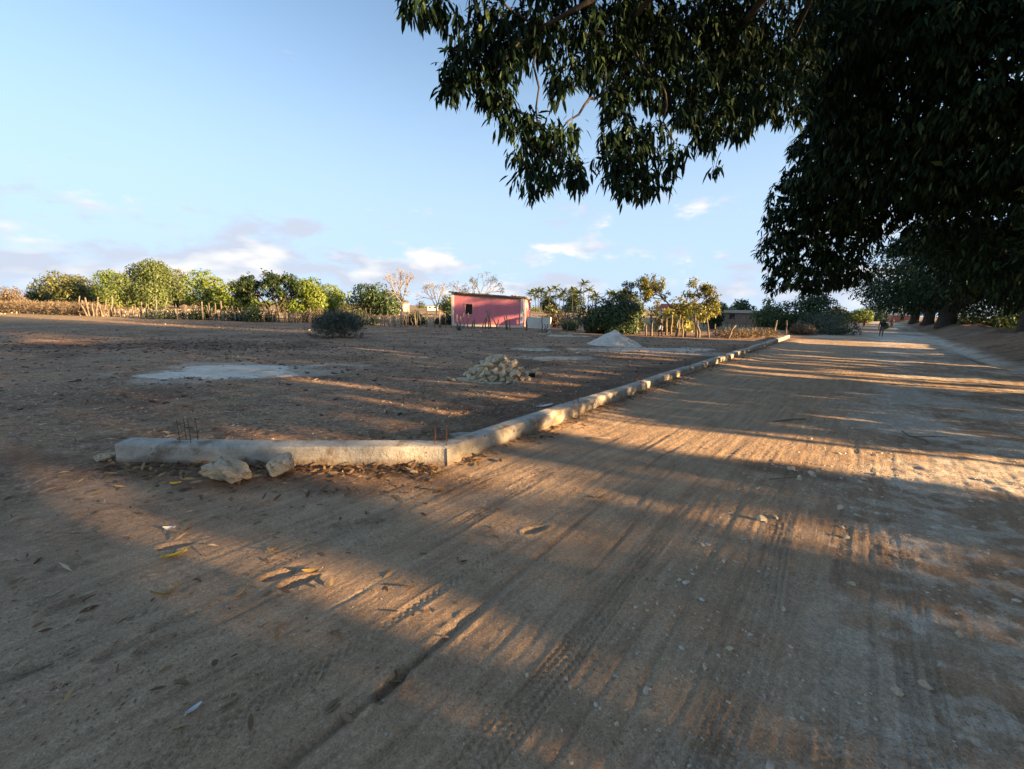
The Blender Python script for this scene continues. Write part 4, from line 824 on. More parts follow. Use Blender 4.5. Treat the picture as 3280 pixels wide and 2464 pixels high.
def branching(mb, p, d, L, r, lev, tips, spread=.55, k=5, up=.12, split=(2, 3), shrink=.74):
    q = p+d*L; m = p+d*L*.5+np.array([random.uniform(-1, 1) for _ in range(3)])*L*.09
    mb.tube([p, m, q], [r, r*.86, r*.72], k if lev > 1 else 3, cap=False)
    if lev <= 1: tips.append((q, d))
    if lev == 0: return
    for i in range(random.randint(*split)):
        v = d+np.array([random.gauss(0, 1), random.gauss(0, 1), random.gauss(0, .8)])*spread+np.array([0, 0, up]); v /= np.linalg.norm(v)
        branching(mb, q, v, L*shrink*random.uniform(.8, 1.15), r*.66, lev-1, tips, spread, k, up, split, shrink)
def branch_tree(name, x, y, L, r, lev, label, cat='tree', bark=BARKP, stems=1, leafmat=None, per=0, leaf=.16, spread=.55, up=.12, group=None, split=(2, 3), tilt=.15, shrink=.74, low=0, seed=1, twig_name='branches'):
    random.seed(seed); tr = empty(name, (x, y, gz(x, y) if y < 90 else 0), 0, label, cat, group); tips = []; mb = MB(); tk = MB()
    for s in range(stems):
        a = random.uniform(0, 6.28); d = np.array([tilt*math.cos(a), tilt*math.sin(a), 1]); d /= np.linalg.norm(d); o = np.array([.12*math.cos(a), .12*math.sin(a), -.1])*(stems > 1)
        q = o+d*L; tk.tube([o-np.array([0, 0, .15]), o+d*L*.3, o+d*L*.65+np.array([.04, .03, 0])*L, q], [r*1.5, r*1.1, r, r*.85], 7)
        for i in range(random.randint(2, 3)+(stems == 1)):
            v = d+np.array([random.gauss(0, 1), random.gauss(0, 1), random.gauss(0, .5)])*spread*1.15; v /= np.linalg.norm(v)
            branching(mb, q, v, L*shrink, r*.62, lev-1, tips, spread, 5, up, split, shrink)
    tk.build('trunk', bark, tr, True); mb.build(twig_name, bark, tr, True)
    if leafmat is not None:
        C = np.array([t_[0] for t_ in tips]); O = np.array([t_[1] for t_ in tips]); P, D, N = rosettes(C, O, per, leaf*1.3, .4); Lf = RNG.uniform(.7, 1.3, len(P))*leaf
        k = P[:, 2] > low; P, D, N, Lf = P[k], D[k], N[k], Lf[k]
        link('crown', leaf_mesh('crown', P, D, N, Lf, Lf*.5, T4, .2), leafmat, tr)
    return tr
branch_tree('bare_tree', -16.2, 62, 2.15, .18, 6, 'pale leafless tree with a fan of bare branches beside the low spreading tree', spread=.42, up=.10, seed=3, shrink=.72)
branch_tree('bare_tree', -11.4, 62.5, 1.9, .15, 6, 'smaller pale leafless tree between the taller bare tree and the pink house', spread=.44, up=.10, seed=8, stems=2, tilt=.3, shrink=.72)
branch_tree('bare_tree', -4.0, 58, 2.05, .14, 5, 'nearly bare tree whose twigs show above the roof of the pink house', spread=.42, up=.12, seed=12, leafmat=GREYG, per=4, leaf=.16, shrink=.74, bark=TWIG)
branch_tree('yellow_tree', 15.3, 41.0, 2.05, .16, 5, 'yellowing tree with twiggy bare top standing over the stake fence', leafmat=YELLOW, per=13, leaf=.25, spread=.55, up=.05, seed=21, split=(2, 4), bark=BARK, shrink=.70)
lump_tree('yellow_shrub', 16.2, 42.0, 4.4, 3.2, .3, YELLOW, 'low yellow green boughs growing beneath the yellowing tree', 'shrub', .24, 1600, .06, None, 12)
branch_tree('twiggy_tree', 13.2, 45.5, 1.75, .12, 5, 'sparse olive tree with thin twigs beside the yellowing tree', leafmat=OLIVE, per=6, leaf=.2, spread=.55, seed=31, split=(2, 4), bark=BARK, shrink=.72)
branch_tree('fence_tree', -26.8, 47.5, 1.7, .12, 5, 'leafy dark green tree with several stems growing out of the stake fence', leafmat=GREEN_D, per=12, leaf=.30, stems=5, tilt=.45, spread=.55, up=.10, seed=41, split=(2, 3), bark=BARK, shrink=.74)
lump_tree('fence_tree_bough', -23.9, 49.5, 4.6, 4.3, .9, GREEN_Y, 'yellow green lower tree pressed against the leafy fence tree', 'tree', .3, 1900, .08, None, 13)
branch_tree('thorn_bush', -10.4, 25.1, .42, .028, 6, 'spreading thorny grey green bush alone on the bare field', 'bush', TWIG, 11, GREYG, 4, .085, .62, .10, None, (2, 3), .75, .84, .05, 51, 'twigs')
# agave
ag = empty('agave', (-4.5, 35.3, gz(-4.5, 35.3)), 0, 'blue green agave rosette before the window of the pink house', 'plant')
AGM = flat_mat('agave_blade', (.13, .19, .15), .5)
for i in range(17):
    a = i*2.4; e = .35+.9*(i/17); L = .75-.1*(i % 3); d = np.array([math.cos(a)*math.cos(e), math.sin(a)*math.cos(e), math.sin(e)]); s = np.array([-math.sin(a), math.cos(a), 0]); u = np.cross(s, d)*-1
    V = []; 
    for q, w_ in ((0, .05), (.4, .065), (.75, .04), (1, .004)): c = d*L*q+np.array([0, 0, -.12*q*q]); V += [c-s*w_, c+np.array([0, 0, -.02*(1-q)]), c+s*w_, c+np.array([0, 0, .015*(1-q)+.002])]
    F = [(k*4+j, k*4+(j+1) % 4, k*4+4+(j+1) % 4, k*4+4+j) for k in range(3) for j in range(4)]+[(12, 13, 14, 15)]
    mb = MB(); mb.add(V, F); mb.build('blade', AGM, ag)
# far bushes that break up the horizon
random.seed(19)
FARB = 'far bushes along the plain'
for i in range(34):
    y = random.uniform(150, 330); x = -y*1.15+2.05*y*(i+random.uniform(.1, .9))/34; w = random.uniform(5, 13); m_ = random.choice((OLIVE, GREEN_D, GREEN_Y, DRYBRUSH, OLIVE))
    lump_tree('far_bush', x, y, w, random.uniform(2.2, 4.8), .0, m_, {OLIVE: 'olive', GREEN_D: 'dark green', GREEN_Y: 'bright green', DRYBRUSH: 'dry brown'}[m_]+' far bush low on the horizon of the plain', 'bush', .8, 260, .1, FARB, 8)
# coconut palms
def frond_mesh():
    n = 13; V = []; F = []; ribs = []
    for i in range(n):
        u = i/(n-1); ribs.append(np.array([2.6*u, 0, .75*u-1.75*u*u]))
    for i in range(n-1):
        a, b = ribs[i], ribs[i+1]; w = .02*(1-i/n)+.006; k = len(V)
        V += [a+(0, -w, 0), a+(0, w, 0), b+(0, w, 0), b+(0, -w, 0)]; F.append((k, k+1, k+2, k+3))
    for i in range(2, n):
        for s in (-1, 1):
            for h in (0, .5):
                u = (i+h-.5)/(n-1); u = min(u, 1); a = np.array([2.6*u, 0, .75*u-1.75*u*u]); L = .62*math.sin(math.pi*min(1, .12+.86*u))**.6+.1
                b = a+np.array([.42*L, s*L*.72, -.42*L]); k = len(V); V += [a+(-.10, 0, 0), a+(.10, 0, 0), b]; F.append((k, k+1, k+2))
    me = bpy.data.meshes.new('frond'); me.from_pydata([tuple(v) for v in V], [], F); me.update()
    at = me.attributes.new('rnd', 'FLOAT', 'POINT'); at.data.foreach_set('value', np.random.default_rng(3).random(len(V)).astype(np.float32)); me.materials.append(PALML); return me
FROND = frond_mesh()
def palm(x, y, h, i):
    p = empty('coconut_palm', (x, y, 0), random.uniform(0, 6.28), 'tallest coconut palm, its crown standing clear above the far grove' if h > 13 else 'coconut palm in the grove on the plain behind the pink house', 'palm tree', 'coconut palms in the far grove')
    b = random.uniform(-.06, .06)*h; mb = MB(); mb.tube([(0, 0, -.3), (b*.2, 0, h*.3), (b*.6, .1, h*.7), (b, .1, h)], [.24, .16, .13, .11], 7); mb.build('trunk', BARK, p, True)
    for j in range(18):
        o = bpy.data.objects.new('frond', FROND); COL.objects.link(o); o.parent = p; o.location = (b, .1, h); o.rotation_euler = (random.uniform(-.3, .3), random.uniform(-.75, .45) if j > 3 else random.uniform(-1.2, -.7), j*2.4); s = random.uniform(.95, 1.3); o.scale = (s, s, s)
random.seed(77)
for i, (x, z) in enumerate([(7.6, 9.4), (11.4, 10.5), (13.1, 10.1), (15.8, 10.2), (19.3, 11.7), (23.2, 10.0), (26.6, 10.4), (30.4, 9.7), (33.1, 14.3), (33.9, 11.0), (38.1, 8.6), (42.5, 9.6), (46.5, 9.2), (50.2, 10.1), (10.0, 8.0), (14.4, 7.7), (17.8, 7.4), (20.8, 7.8), (28.4, 8.0), (54.5, 9.0), (36.0, 7.4)]): palm(x, 200+((i*37) % 11)-5, z-.7, i)
for x, z in ((34.7, 7.3), (37.6, 8.2), (40.5, 6.8)): palm(x, 150, z-.7, 1)

# ------------------------------------------------------------------ stake fences
def fence(posts, label, rad=.045, group=None, seed=1, wire=None):
    random.seed(seed); x0, y0 = posts[0][0], posts[0][1]; f = empty('stake_fence', (x0, y0, 0), 0, label, 'fence', group)
    for (x, y, dx, h) in posts:
        mb = MB(); z0 = gz(x, y); r = rad*random.uniform(.75, 1.3); k = random.uniform(-.07, .07); k2 = random.uniform(-.05, .05)
        p = [(x-x0, y-y0, z0-.2), (x-x0+dx*.3+k, y-y0+k2, z0+h*.35), (x-x0+dx*.62-k*.8, y-y0-k2, z0+h*.68), (x-x0+dx, y-y0, z0+h)]
        mb.tube(p, [r*1.1, r, r*.95, r*.8], 7, jit=.12); mb.build('post', POST, f, True)
    return f
fence([(10.4,33.5,-.02,.91),(11.1,34.2,-.18,1.62),(12.6,35.2,-.09,1.36),(13.7,37.1,-.08,1.66),(12.9,33.9,.09,1.34),(13.1,33.1,-.08,1.31),(13.5,33.6,-.20,.87),(14.4,33.5,-.32,1.74),(14.4,33.1,-.25,1.33),(15.1,32.9,-.37,1.59),(17.2,36.3,-.14,1.01),(16.5,32.9,.54,1.02),(23.2,38.1,.11,1.39),(26.1,40.9,-.15,1.36),(14.0,36.4,.1,1.7),(20.1,36.2,.1,.7),(28.2,43.0,.2,1.3),(30.0,45.0,-.1,1.4)], 'crooked stake fence in front of the yellowing tree, reaching the beam end', .075, None, 3)
fence([(-5.1,38.6,.03,1.27),(-4.8,38.8,0,1.07),(-4.5,38.9,0,1.40),(-4.1,38.8,-.01,1.41),(-3.8,38.4,.28,.78),(-3.5,38.6,.03,1.02),(-2.8,38.9,.28,1.04),(-2.5,39.0,.03,1.12),(-2.2,38.7,.02,1.78),(-2.1,40.1,-.41,1.64),(-1.4,38.7,-.51,1.05),(-1.5,40.3,.06,.86),(-.6,38.2,-.23,1.17),(-.5,38.3,-.15,1.29),(-.3,37.9,-.05,.95),(1.1,37.9,.05,.98),(1.2,37.9,-.01,1.14),(2.5,38.0,.08,1.41),(2.8,36.7,-.14,.66),(2.9,36.7,.01,.66),(4.7,37.5,-.01,1.43),(5.5,37.8,-.01,.56)], 'broken stake fence leaning before the wall of the pink house', .05, None, 5)
fence([(-6.9,40.5,-.04,1.4),(-8.5,41.6,.05,.49),(-12.2,40.6,.01,.95),(-11.5,39.9,.03,1.08),(-11.1,40.1,.07,.90),(-10.6,40.3,-.07,.90),(-10.0,39.6,-.07,1.39),(-9.8,39.7,.09,1.86),(-9.4,39.9,-.13,.84),(-9.1,40.0,-.17,1.31),(-8.5,39.3,-.21,1.61),(-6.8,40.1,-.08,1.64),(-11.0,40.1,-.02,1.08),(-14.2,41.2,.3,1.0),(-15.6,41.6,-.2,1.2),(-17.2,42.0,.1,1.1)], 'stake fence between the thorn bush and the pink house', .05, None, 7)
fence([(-30.4,44.6,.11,1.98),(-30.2,44.7,.09,.89),(-29.2,43.8,0,1.43),(-27.9,43.0,-.02,.86),(-27.3,43.5,.01,.66),(-24.6,42.3,.11,1.34),(-24.0,42.6,.11,1.35),(-23.8,42.8,.14,1.55),(-23.6,42.9,.20,1.36),(-22.5,42.2,.09,1.28),(-22.2,42.4,-.02,1.09),(-21.7,42.1,.07,1.01),(-21.5,42.3,.05,1.01),(-22.9,48.4,.06,1.58),(-20.2,42.4,.05,1.1),(-19.0,42.2,-.1,.9)], 'stake fence at the foot of the leafy fence tree', .07, None, 9)
fence([(-40.3,45.4,.10,1.21),(-39.8,45.8,.25,1.71),(-38.3,44.7,.19,1.02),(-36.6,44.0,.12,2.33),(-36.1,44.3,.56,2.13),(-34.3,43.7,-.05,1.10),(-33.8,44.1,.17,1.47),(-33.5,44.3,-.19,1.47),(-33.1,44.6,.14,1.49),(-31.7,43.7,.08,1.86),(-31.2,44.1,-.26,1.52),(-31.1,44.1,-.08,1.76),(-30.5,43.8,.16,1.77),(-30.7,44.4,.05,.77)], 'tall stake fence with shrubs at its foot before the pale feathery tree', .065, None, 11)
fence([(-52.1,51.4,.42,2.18),(-46.8,47.1,-.62,1.30),(-46.7,47.2,-.20,2.00),(-43.6,44.8,.44,2.09),(-44.6,46.4,.02,1.36),(-44.5,46.6,.47,1.86),(-44.1,47.0,.38,2.19),(-42.2,46.1,.04,.74),(-45.1,46.0,.08,1.35),(-44.0,47.1,.21,1.01),(-48.4,48.6,-.3,1.7),(-47.6,48.0,.2,1.5),(-49.6,49.4,.2,1.6)], 'sunlit pale stakes leaning at the end of the dry brushwood', .075, None, 13)
fence([(x, y, random.uniform(-.2, .2), random.uniform(1.1, 1.8)) for x, y in [(24.7,55.6),(25.2,55.9),(25.7,56.2),(26.4,56.5),(27.0,56.8),(27.7,57.1),(28.3,57.4),(28.8,57.7),(29.5,58.0),(29.9,58.2),(31.0,58.8),(31.6,59.1),(32.1,59.3),(32.6,59.6),(33.2,59.8),(33.8,60.1),(34.9,60.7),(35.7,61.0)]], 'close set stake enclosure in front of the long brown shed', .06, None, 15)

fr = random.Random(23); fl = []
for i in range(95):
    x = -50+44.5*i/95+fr.uniform(-.3, .3); y = float(np.interp(x, [-52, -44, -38, -30, -22, -14, -6], [50.6, 46.4, 44.9, 44.3, 42.6, 41.3, 39.6]))+fr.uniform(-.35, .35)
    fl.append((x, y, fr.uniform(-.22, .22), fr.uniform(.7, 1.7)))
fence(fl, 'long line of thin grey sticks closing the field from the brushwood to the pink house', .033, None, 17)
# dry brushwood and grass stuff
def brush(name, pts, label, mat, leaf, cnt_, hgt, wid, kind='stuff'):
    C = []; 
    for _ in range(cnt_):
        i = RNG.integers(0, len(pts)-1); u = RNG.random(); a = np.array(pts[i]); b = np.array(pts[i+1]); p = a+(b-a)*u; r = RNG.normal(0, wid, 2)*.5
        C.append((p[0]+r[0], p[1]+r[1], max(0, hgt*(RNG.random()**.8)*(1-.35*min(1, abs(r[0])/wid)))))
    C = np.array(C); C[:, 2] += 0.0
    D = unit(sph(cnt_)+np.array([0, 0, .35])); L = RNG.uniform(.6, 1.4, cnt_)*leaf
    o = link(name, leaf_mesh(name, C-np.array([*pts[0], 0]), D, sph(cnt_), L, L*.09, T4, .1), mat); o.location = (*pts[0], 0); return tag(o, label, 'brushwood', None, kind)
brush('brushwood', [(-68, 54), (-60, 53), (-53, 51), (-47, 48.5)], 'heap of dry brushwood fencing in the far field', DRYBRUSH, .55, 11000, 1.3, 2.2)
brush('brushwood_low', [(16, 33.2), (18, 34.2), (20, 35.4), (22.5, 37)], 'low dry brushwood along the crooked stake fence', DRYBRUSH, .4, 2600, .55, .8)
# ------------------------------------------------------------------ people
def skin_mesh(name, joints, edges, radii, root, sub=1):
    me = bpy.data.meshes.new(name); keys = list(joints); ix = {k: i for i, k in enumerate(keys)}
    me.from_pydata([joints[k] for k in keys], [(ix[a], ix[b]) for a, b in edges], [])
    o = bpy.data.objects.new(name, me); COL.objects.link(o); o.modifiers.new('skin', 'SKIN')
    sv = me.skin_vertices[0].data
    for k in keys:
        r = radii[k]; sv[ix[k]].radius = r if isinstance(r, tuple) else (r, r); sv[ix[k]].use_root = (k == root)
    s = o.modifiers.new('sub', 'SUBSURF'); s.levels = sub; s.render_levels = sub
    dg = bpy.context.evaluated_depsgraph_get(); ev = o.evaluated_get(dg); m2 = bpy.data.meshes.new_from_object(ev)
    bpy.data.objects.remove(o); m2.name = name
    m2.polygons.foreach_set('use_smooth', np.ones(len(m2.polygons), bool)); return m2
SKIN = flat_mat('skin', (.085, .048, .032), .55)
def person(x, y, rz, h, label, top, bottom, toplen='full', hat=None, stride=.16, bundle=None, arm='down', skirt=False):
    s = h/1.72; z0 = gz(x, y); p = empty('person', (x, y, z0), rz, label, 'person'); S = lambda *v: tuple(c*s for c in v)
    J = dict(pelvis=S(0, 0, .93), waist=S(0, .0, 1.08), chest=S(0, .0, 1.30), neck=S(0, .01, 1.46), headb=S(0, .02, 1.54), headm=S(0, .03, 1.62), headt=S(0, .02, 1.71),
             hipL=S(-.09, 0, .88), kneeL=S(-.10, stride*.55, .49), ankL=S(-.10, stride*.4, .09), toeL=S(-.11, stride*.4+.17, .03),
             hipR=S(.09, 0, .88), kneeR=S(.10, -stride*.1, .48), ankR=S(.10, -stride, .10), toeR=S(.11, -stride+.16, .03),
             shL=S(-.19, 0, 1.40), shR=S(.19, 0, 1.40))
    if arm == 'up': J.update(elL=S(-.34, .10, 1.22), wrL=S(-.12, .20, 1.30), haL=S(-.04, .22, 1.34), elR=S(.34, .10, 1.22), wrR=S(.12, .2, 1.28), haR=S(.04, .22, 1.32))
    else: J.update(elL=S(-.25, -.05, 1.13), wrL=S(-.26, .06, .90), haL=S(-.25, .09, .80), elR=S(.25, .0, 1.13), wrR=S(.25, .14, .95), haR=S(.22, .20, .90))
    E = [('pelvis', 'waist'), ('waist', 'chest'), ('chest', 'neck'), ('neck', 'headb'), ('headb', 'headm'), ('headm', 'headt'), ('pelvis', 'hipL'), ('hipL', 'kneeL'), ('kneeL', 'ankL'), ('ankL', 'toeL'), ('pelvis', 'hipR'), ('hipR', 'kneeR'), ('kneeR', 'ankR'), ('ankR', 'toeR'), ('chest', 'shL'), ('shL', 'elL'), ('elL', 'wrL'), ('wrL', 'haL'), ('chest', 'shR'), ('shR', 'elR'), ('elR', 'wrR'), ('wrR', 'haR')]
    R = dict(pelvis=(.13, .10), waist=(.125, .09), chest=(.15, .11), neck=.055, headb=.068, headm=(.082, .095), headt=.06, hipL=.085, kneeL=.055, ankL=.037, toeL=.03, hipR=.085, kneeR=.055, ankR=.037, toeR=.03, shL=.058, elL=.042, wrL=.03, haL=.035, shR=.058, elR=.042, wrR=.03, haR=.035)
    R = {k: (tuple(q*s for q in v) if isinstance(v, tuple) else v*s) for k, v in R.items()}
    # five fingers on each hand
    for sd in 'LR':
        wv = np.array(J['ha'+sd])-np.array(J['wr'+sd]); wv /= np.linalg.norm(wv); sv = np.cross(wv, (0, 1, 0.2)); sv /= np.linalg.norm(sv)
        for f in range(5):
            k = f'f{sd}{f}'; off = (f-2)*.016*s if f < 4 else .04*s; ln = (.06, .075, .07, .055, .03)[f]*s
            J[k] = tuple(np.array(J['ha'+sd])+wv*ln+sv*off); R[k] = .008*s; E.append(('ha'+sd, k))
    link('body', skin_mesh('body', J, E, R, 'pelvis'), SKIN, p)
    g = lambda ks, f: {k: (tuple(q*f+.012 for q in R[k]) if isinstance(R[k], tuple) else R[k]*f+.014) for k in ks}
    if skirt:
        ks = ['pelvis', 'waist']; JJ = {k: J[k] for k in ks}; JJ['hem'] = S(0, 0, .30); RR = g(ks, 1.08); RR['hem'] = (.20*s, .17*s); link('skirt', skin_mesh('skirt', JJ, [('waist', 'pelvis'), ('pelvis', 'hem')], RR, 'pelvis'), bottom, p)
    else:
        ks = ['waist', 'pelvis', 'hipL', 'hipR', 'kneeL', 'kneeR']; JJ = {k: J[k] for k in ks}; JJ['waist'] = S(0, 0, 1.0)
        link('shorts', skin_mesh('shorts', JJ, [('waist', 'pelvis'), ('pelvis', 'hipL'), ('hipL', 'kneeL'), ('pelvis', 'hipR'), ('hipR', 'kneeR')], g(ks, 1.25), 'pelvis'), bottom, p)
    ks = ['chest', 'neck', 'shL', 'shR', 'elL', 'elR']+(['waist', 'pelvis'] if toplen == 'full' else []); JJ = {k: J[k] for k in ks}; JJ['neck'] = S(0, 0, 1.43); RR = g(ks, 1.15); EE = [('chest', 'neck'), ('chest', 'shL'), ('shL', 'elL'), ('chest', 'shR'), ('shR', 'elR')]
    if toplen == 'full': EE += [('chest', 'waist'), ('waist', 'pelvis')]
    else: JJ['mid'] = S(0, 0, 1.2); RR['mid'] = (.14*s, .10*s); EE += [('chest', 'mid')]
    link('shirt', skin_mesh('shirt', JJ, EE, RR, 'chest'), top, p)
    ks = ['headm', 'headt']; JJ = {'headm': S(0, -.005, 1.655), 'headt': S(0, .0, 1.73)}
    if hat:
        mb = MB(); c = S(0, .02, 1.67); mb.tube([np.array(c), np.array(c)+(0, 0, .012), np.array(c)+(0, 0, .02), np.array(c)+(0, 0, .10), np.array(c)+(0, 0, .12)], [.16*s, .155*s, .10*s, .085*s, .04*s], 14); mb.build('hat', hat, p, True)
    else: link('hair', skin_mesh('hair', JJ, [('headm', 'headt')], {'headm': (.088*s, .094*s), 'headt': .062*s}, 'headm'), flat_mat('hair', (.015, .012, .01)), p)
    return p
NAVY = flat_mat('navy_cloth', (.02, .022, .04)); WHITEC = flat_mat('white_cloth', (.75, .74, .72)); BROWNC = flat_mat('brown_shorts', (.17, .13, .115)); HATC = flat_mat('hat_cloth', (.42, .40, .38)); REDC = flat_mat('red_cloth', (.30, .05, .04)); ORC = flat_mat('rust_cloth', (.30, .11, .05)); DRKC = flat_mat('dark_cloth', (.04, .03, .035))
person(11.6, 33.75, .4, 1.66, 'person in a dark cropped top and white shorts standing among the fence stakes, arms raised', NAVY, WHITEC, 'crop', None, .10, None, 'up')
pw = person(34.95, 40.7, -.70, 1.68, 'person walking away along the road in a navy jacket, brown shorts and pale hat', NAVY, BROWNC, 'full', HATC, .22)
bx_, by_ = 34.95+.30, 40.7-.05
bun = empty('leaf_bundle', (bx_, by_, 1.02), 0, 'bundle of fresh green leaves carried by the walker in the pale hat', 'bundle')
C = np.array([0, 0, .0])+sph(260)*np.array([.20, .18, .30])*RNG.random((260, 1))**.4
link('leaves', leaf_mesh('leaves', C, unit(sph(260)+np.array([0, 0, .4])), sph(260), .2, .07, T4, .2), GREEN_Y, bun)
mb = MB(); mb.tube([(0, 0, -.3), (0.02, 0, 0), (0, 0, .25)], .03, 6); mb.build('stems', TWIG, bun)
person(57.6, 70.6, -.6, 1.66, 'person in red walking on the far road beyond the walker with the green bundle', REDC, DRKC, 'full', None, .2, None, 'down', True)
person(61.2, 69.6, -.6, 1.64, 'person in rust coloured clothes beside the far road under the mango row', ORC, ORC, 'full', None, .18, None, 'down', True)
person(56.9, 71.4, -.6, 1.5, 'shorter person in dark clothes walking beside the one in red', DRKC, REDC, 'full', None, .18, None, 'down', True)

# ------------------------------------------------------------------ litter, grass, pebbles
def ground_leaf(P2, L, W, name, mat, lift=.006, tilt=.25, tmpl=T6):
    n = len(P2); z = gzs(P2[:, 0], P2[:, 1])+lift; a = RNG.uniform(0, 6.28, n); D = np.stack([np.cos(a), np.sin(a), RNG.normal(0, tilt*.6, n)], 1); N = np.stack([RNG.normal(0, tilt, n), RNG.normal(0, tilt, n), np.ones(n)], 1)
    return leaf_mesh(name, np.stack([P2[:, 0], P2[:, 1], z], 1), D, N, L, W, tmpl, 0.0)
def along(a, b, off, sd, n):
    a = np.array(a); b = np.array(b); d = b-a; nr = np.array([d[1], -d[0]])/np.hypot(*d); u = RNG.random((n, 1)); return a+d*u+nr*(off+np.abs(RNG.normal(0, sd, (n, 1))))
pts = np.concatenate([along((-4.9, 4.9), (-.85, 5.1), .03, .16, 420), along((-4.9, 4.8), (-.7, 4.9), .05, .45, 160), along((-.7, 5.2), (5, 12.5), .03, .13, 420), along((5, 12.5), (14, 24), .05, .25, 200), along((-5.0, 5.3), (-.7, 5.5), -1.2, .7, 200)])
n = len(pts); L = RNG.uniform(.05, .15, n)
tag(link('leaf_litter', ground_leaf(pts, L, L*.3, 'leaf_litter', DRYLEAF, .012, .5), DRYLEAF), 'dry fallen mango leaves drifted along the concrete beams', 'leaf litter', None, 'stuff')
pts = np.stack([RNG.uniform(-13, 3, 17000), RNG.uniform(1.6, 17, 17000)], 1); nn_ = pts@NN; k = ((nn_ < -4.8) & (pts[:, 1] > 5.3)) | ((pts[:, 0] < -2.2) & (RNG.random(len(pts)) < .4) & (pts[:, 1] < 5)); pts = pts[k]
cl = fbm(pts[:, 0]/1.1, pts[:, 1]/.8, 131, 3) > -.06; pts = pts[cl]; n = len(pts); L = RNG.uniform(.05, .16, n)
tag(link('dry_grass', ground_leaf(pts, L, np.full(n, .010)+L*.07, 'dry_grass', STRAW, .008, .5, T4), STRAW), 'scattered straw and dry grass blades on the bare field', 'dry grass', None, 'stuff')
# farther field: tufts
pts = np.stack([RNG.uniform(-45, 16, 9000), RNG.uniform(14, 42, 9000)], 1); pts = pts[((pts@NN) < -6) & (fbm(pts[:, 0]/3, pts[:, 1]/2, 133, 3) > .0)]; n = len(pts)
z = gzs(pts[:, 0], pts[:, 1]); D = unit(np.concatenate([RNG.normal(0, .7, (n, 2)), np.full((n, 1), .45)], 1)); L = RNG.uniform(.05, .14, n)
tag(link('grass_tufts', leaf_mesh('grass_tufts', np.stack([pts[:, 0], pts[:, 1], z], 1), D, sph(n), L, L*.25, T4, .2), STRAW), 'short dry tufts across the grazed field', 'dry grass', None, 'stuff')
pts = np.stack([RNG.uniform(-75, 20, 14000), RNG.uniform(46, 110, 14000)], 1); pts = pts[((pts@NN) < -14) & (fbm(pts[:, 0]/5, pts[:, 1]/4, 139, 3) > -.1)]; n = len(pts)
D = unit(np.concatenate([RNG.normal(0, .5, (n, 2)), np.full((n, 1), .9)], 1)); L = RNG.uniform(.2, .5, n)
tag(link('straw_field', leaf_mesh('straw_field', np.stack([pts[:, 0], pts[:, 1], np.zeros(n)], 1), D, sph(n), L, L*.3, T4, .2), STRAW), 'tall straw coloured grass on the plain beyond the fences', 'dry grass', None, 'stuff')
def clods(name, pts, s, mat, label, cat, flat=.6, seed=1, base=6):
    n = len(pts); u = np.array([v.co[:] for v in STONES[2].vertices]); fs = [tuple(p.vertices) for p in STONES[2].polygons]; fa = np.array([f for f in fs if len(f) == 3])
    z = gzs(pts[:, 0], pts[:, 1]); a = RNG.uniform(0, 6.28, n); ca, sa = np.cos(a)[:, None], np.sin(a)[:, None]; S3 = np.stack([s*RNG.uniform(.7, 1.4, n), s*RNG.uniform(.7, 1.2, n), s*flat*RNG.uniform(.6, 1.1, n)], 1)
    q = u[None]*S3[:, None, :]; x = q[:, :, 0]*ca-q[:, :, 1]*sa+pts[:, 0:1]; y = q[:, :, 0]*sa+q[:, :, 1]*ca+pts[:, 1:2]; zz = q[:, :, 2]+z[:, None]+s[:, None]*flat*.25
    V = np.stack([x, y, zz], -1).reshape(-1, 3); F = (fa[None]+np.arange(n)[:, None, None]*len(u)).reshape(-1, 3)
    return tag(link(name, npmesh(name, V, F), mat), label, cat, None, 'stuff')
DUNG = rough_mat('dark_clod', (.055, .035, .027), (.10, .065, .048), 8); PEB = rough_mat('pebble', (.50, .42, .32), (.64, .56, .45), .9, (.34, .26, .19), 1.7)
pts = np.concatenate([np.stack([RNG.normal(-15, 4.5, 900), RNG.normal(18.5, 1.6, 900)], 1), np.stack([RNG.uniform(-28, 14, 2600), RNG.uniform(7, 36, 2600)], 1)]); pts = pts[(pts@NN) < -5.6]
clods('soil_clods', pts, RNG.uniform(.02, .075, len(pts)), DUNG, 'dark clods of earth and dung strewn over the grazed field', 'clods', .5)
tt_ = RNG.uniform(1.2, 14, 5200); nn_ = RNG.uniform(-1.0, 5.0, 5200); px, py = tn(tt_, nn_); pts = np.stack([px, py], 1); pts = pts[(fbm(px/1.2, py/1.2, 141, 3) > -.12)]
clods('road_gravel', pts, RNG.uniform(.004, .015, len(pts))*(1+1.3*(RNG.random(len(pts)) > .93)), PEB, 'pale gravel bedded in the worn side of the road', 'gravel', .55)
pts = np.stack([RNG.uniform(-3.5, 1.5, 700), RNG.uniform(1.5, 5, 700)], 1); clods('road_grit', pts, RNG.uniform(.003, .008, len(pts)), PEB, 'fine grit on the sandy tyre tracks', 'grit', .6)
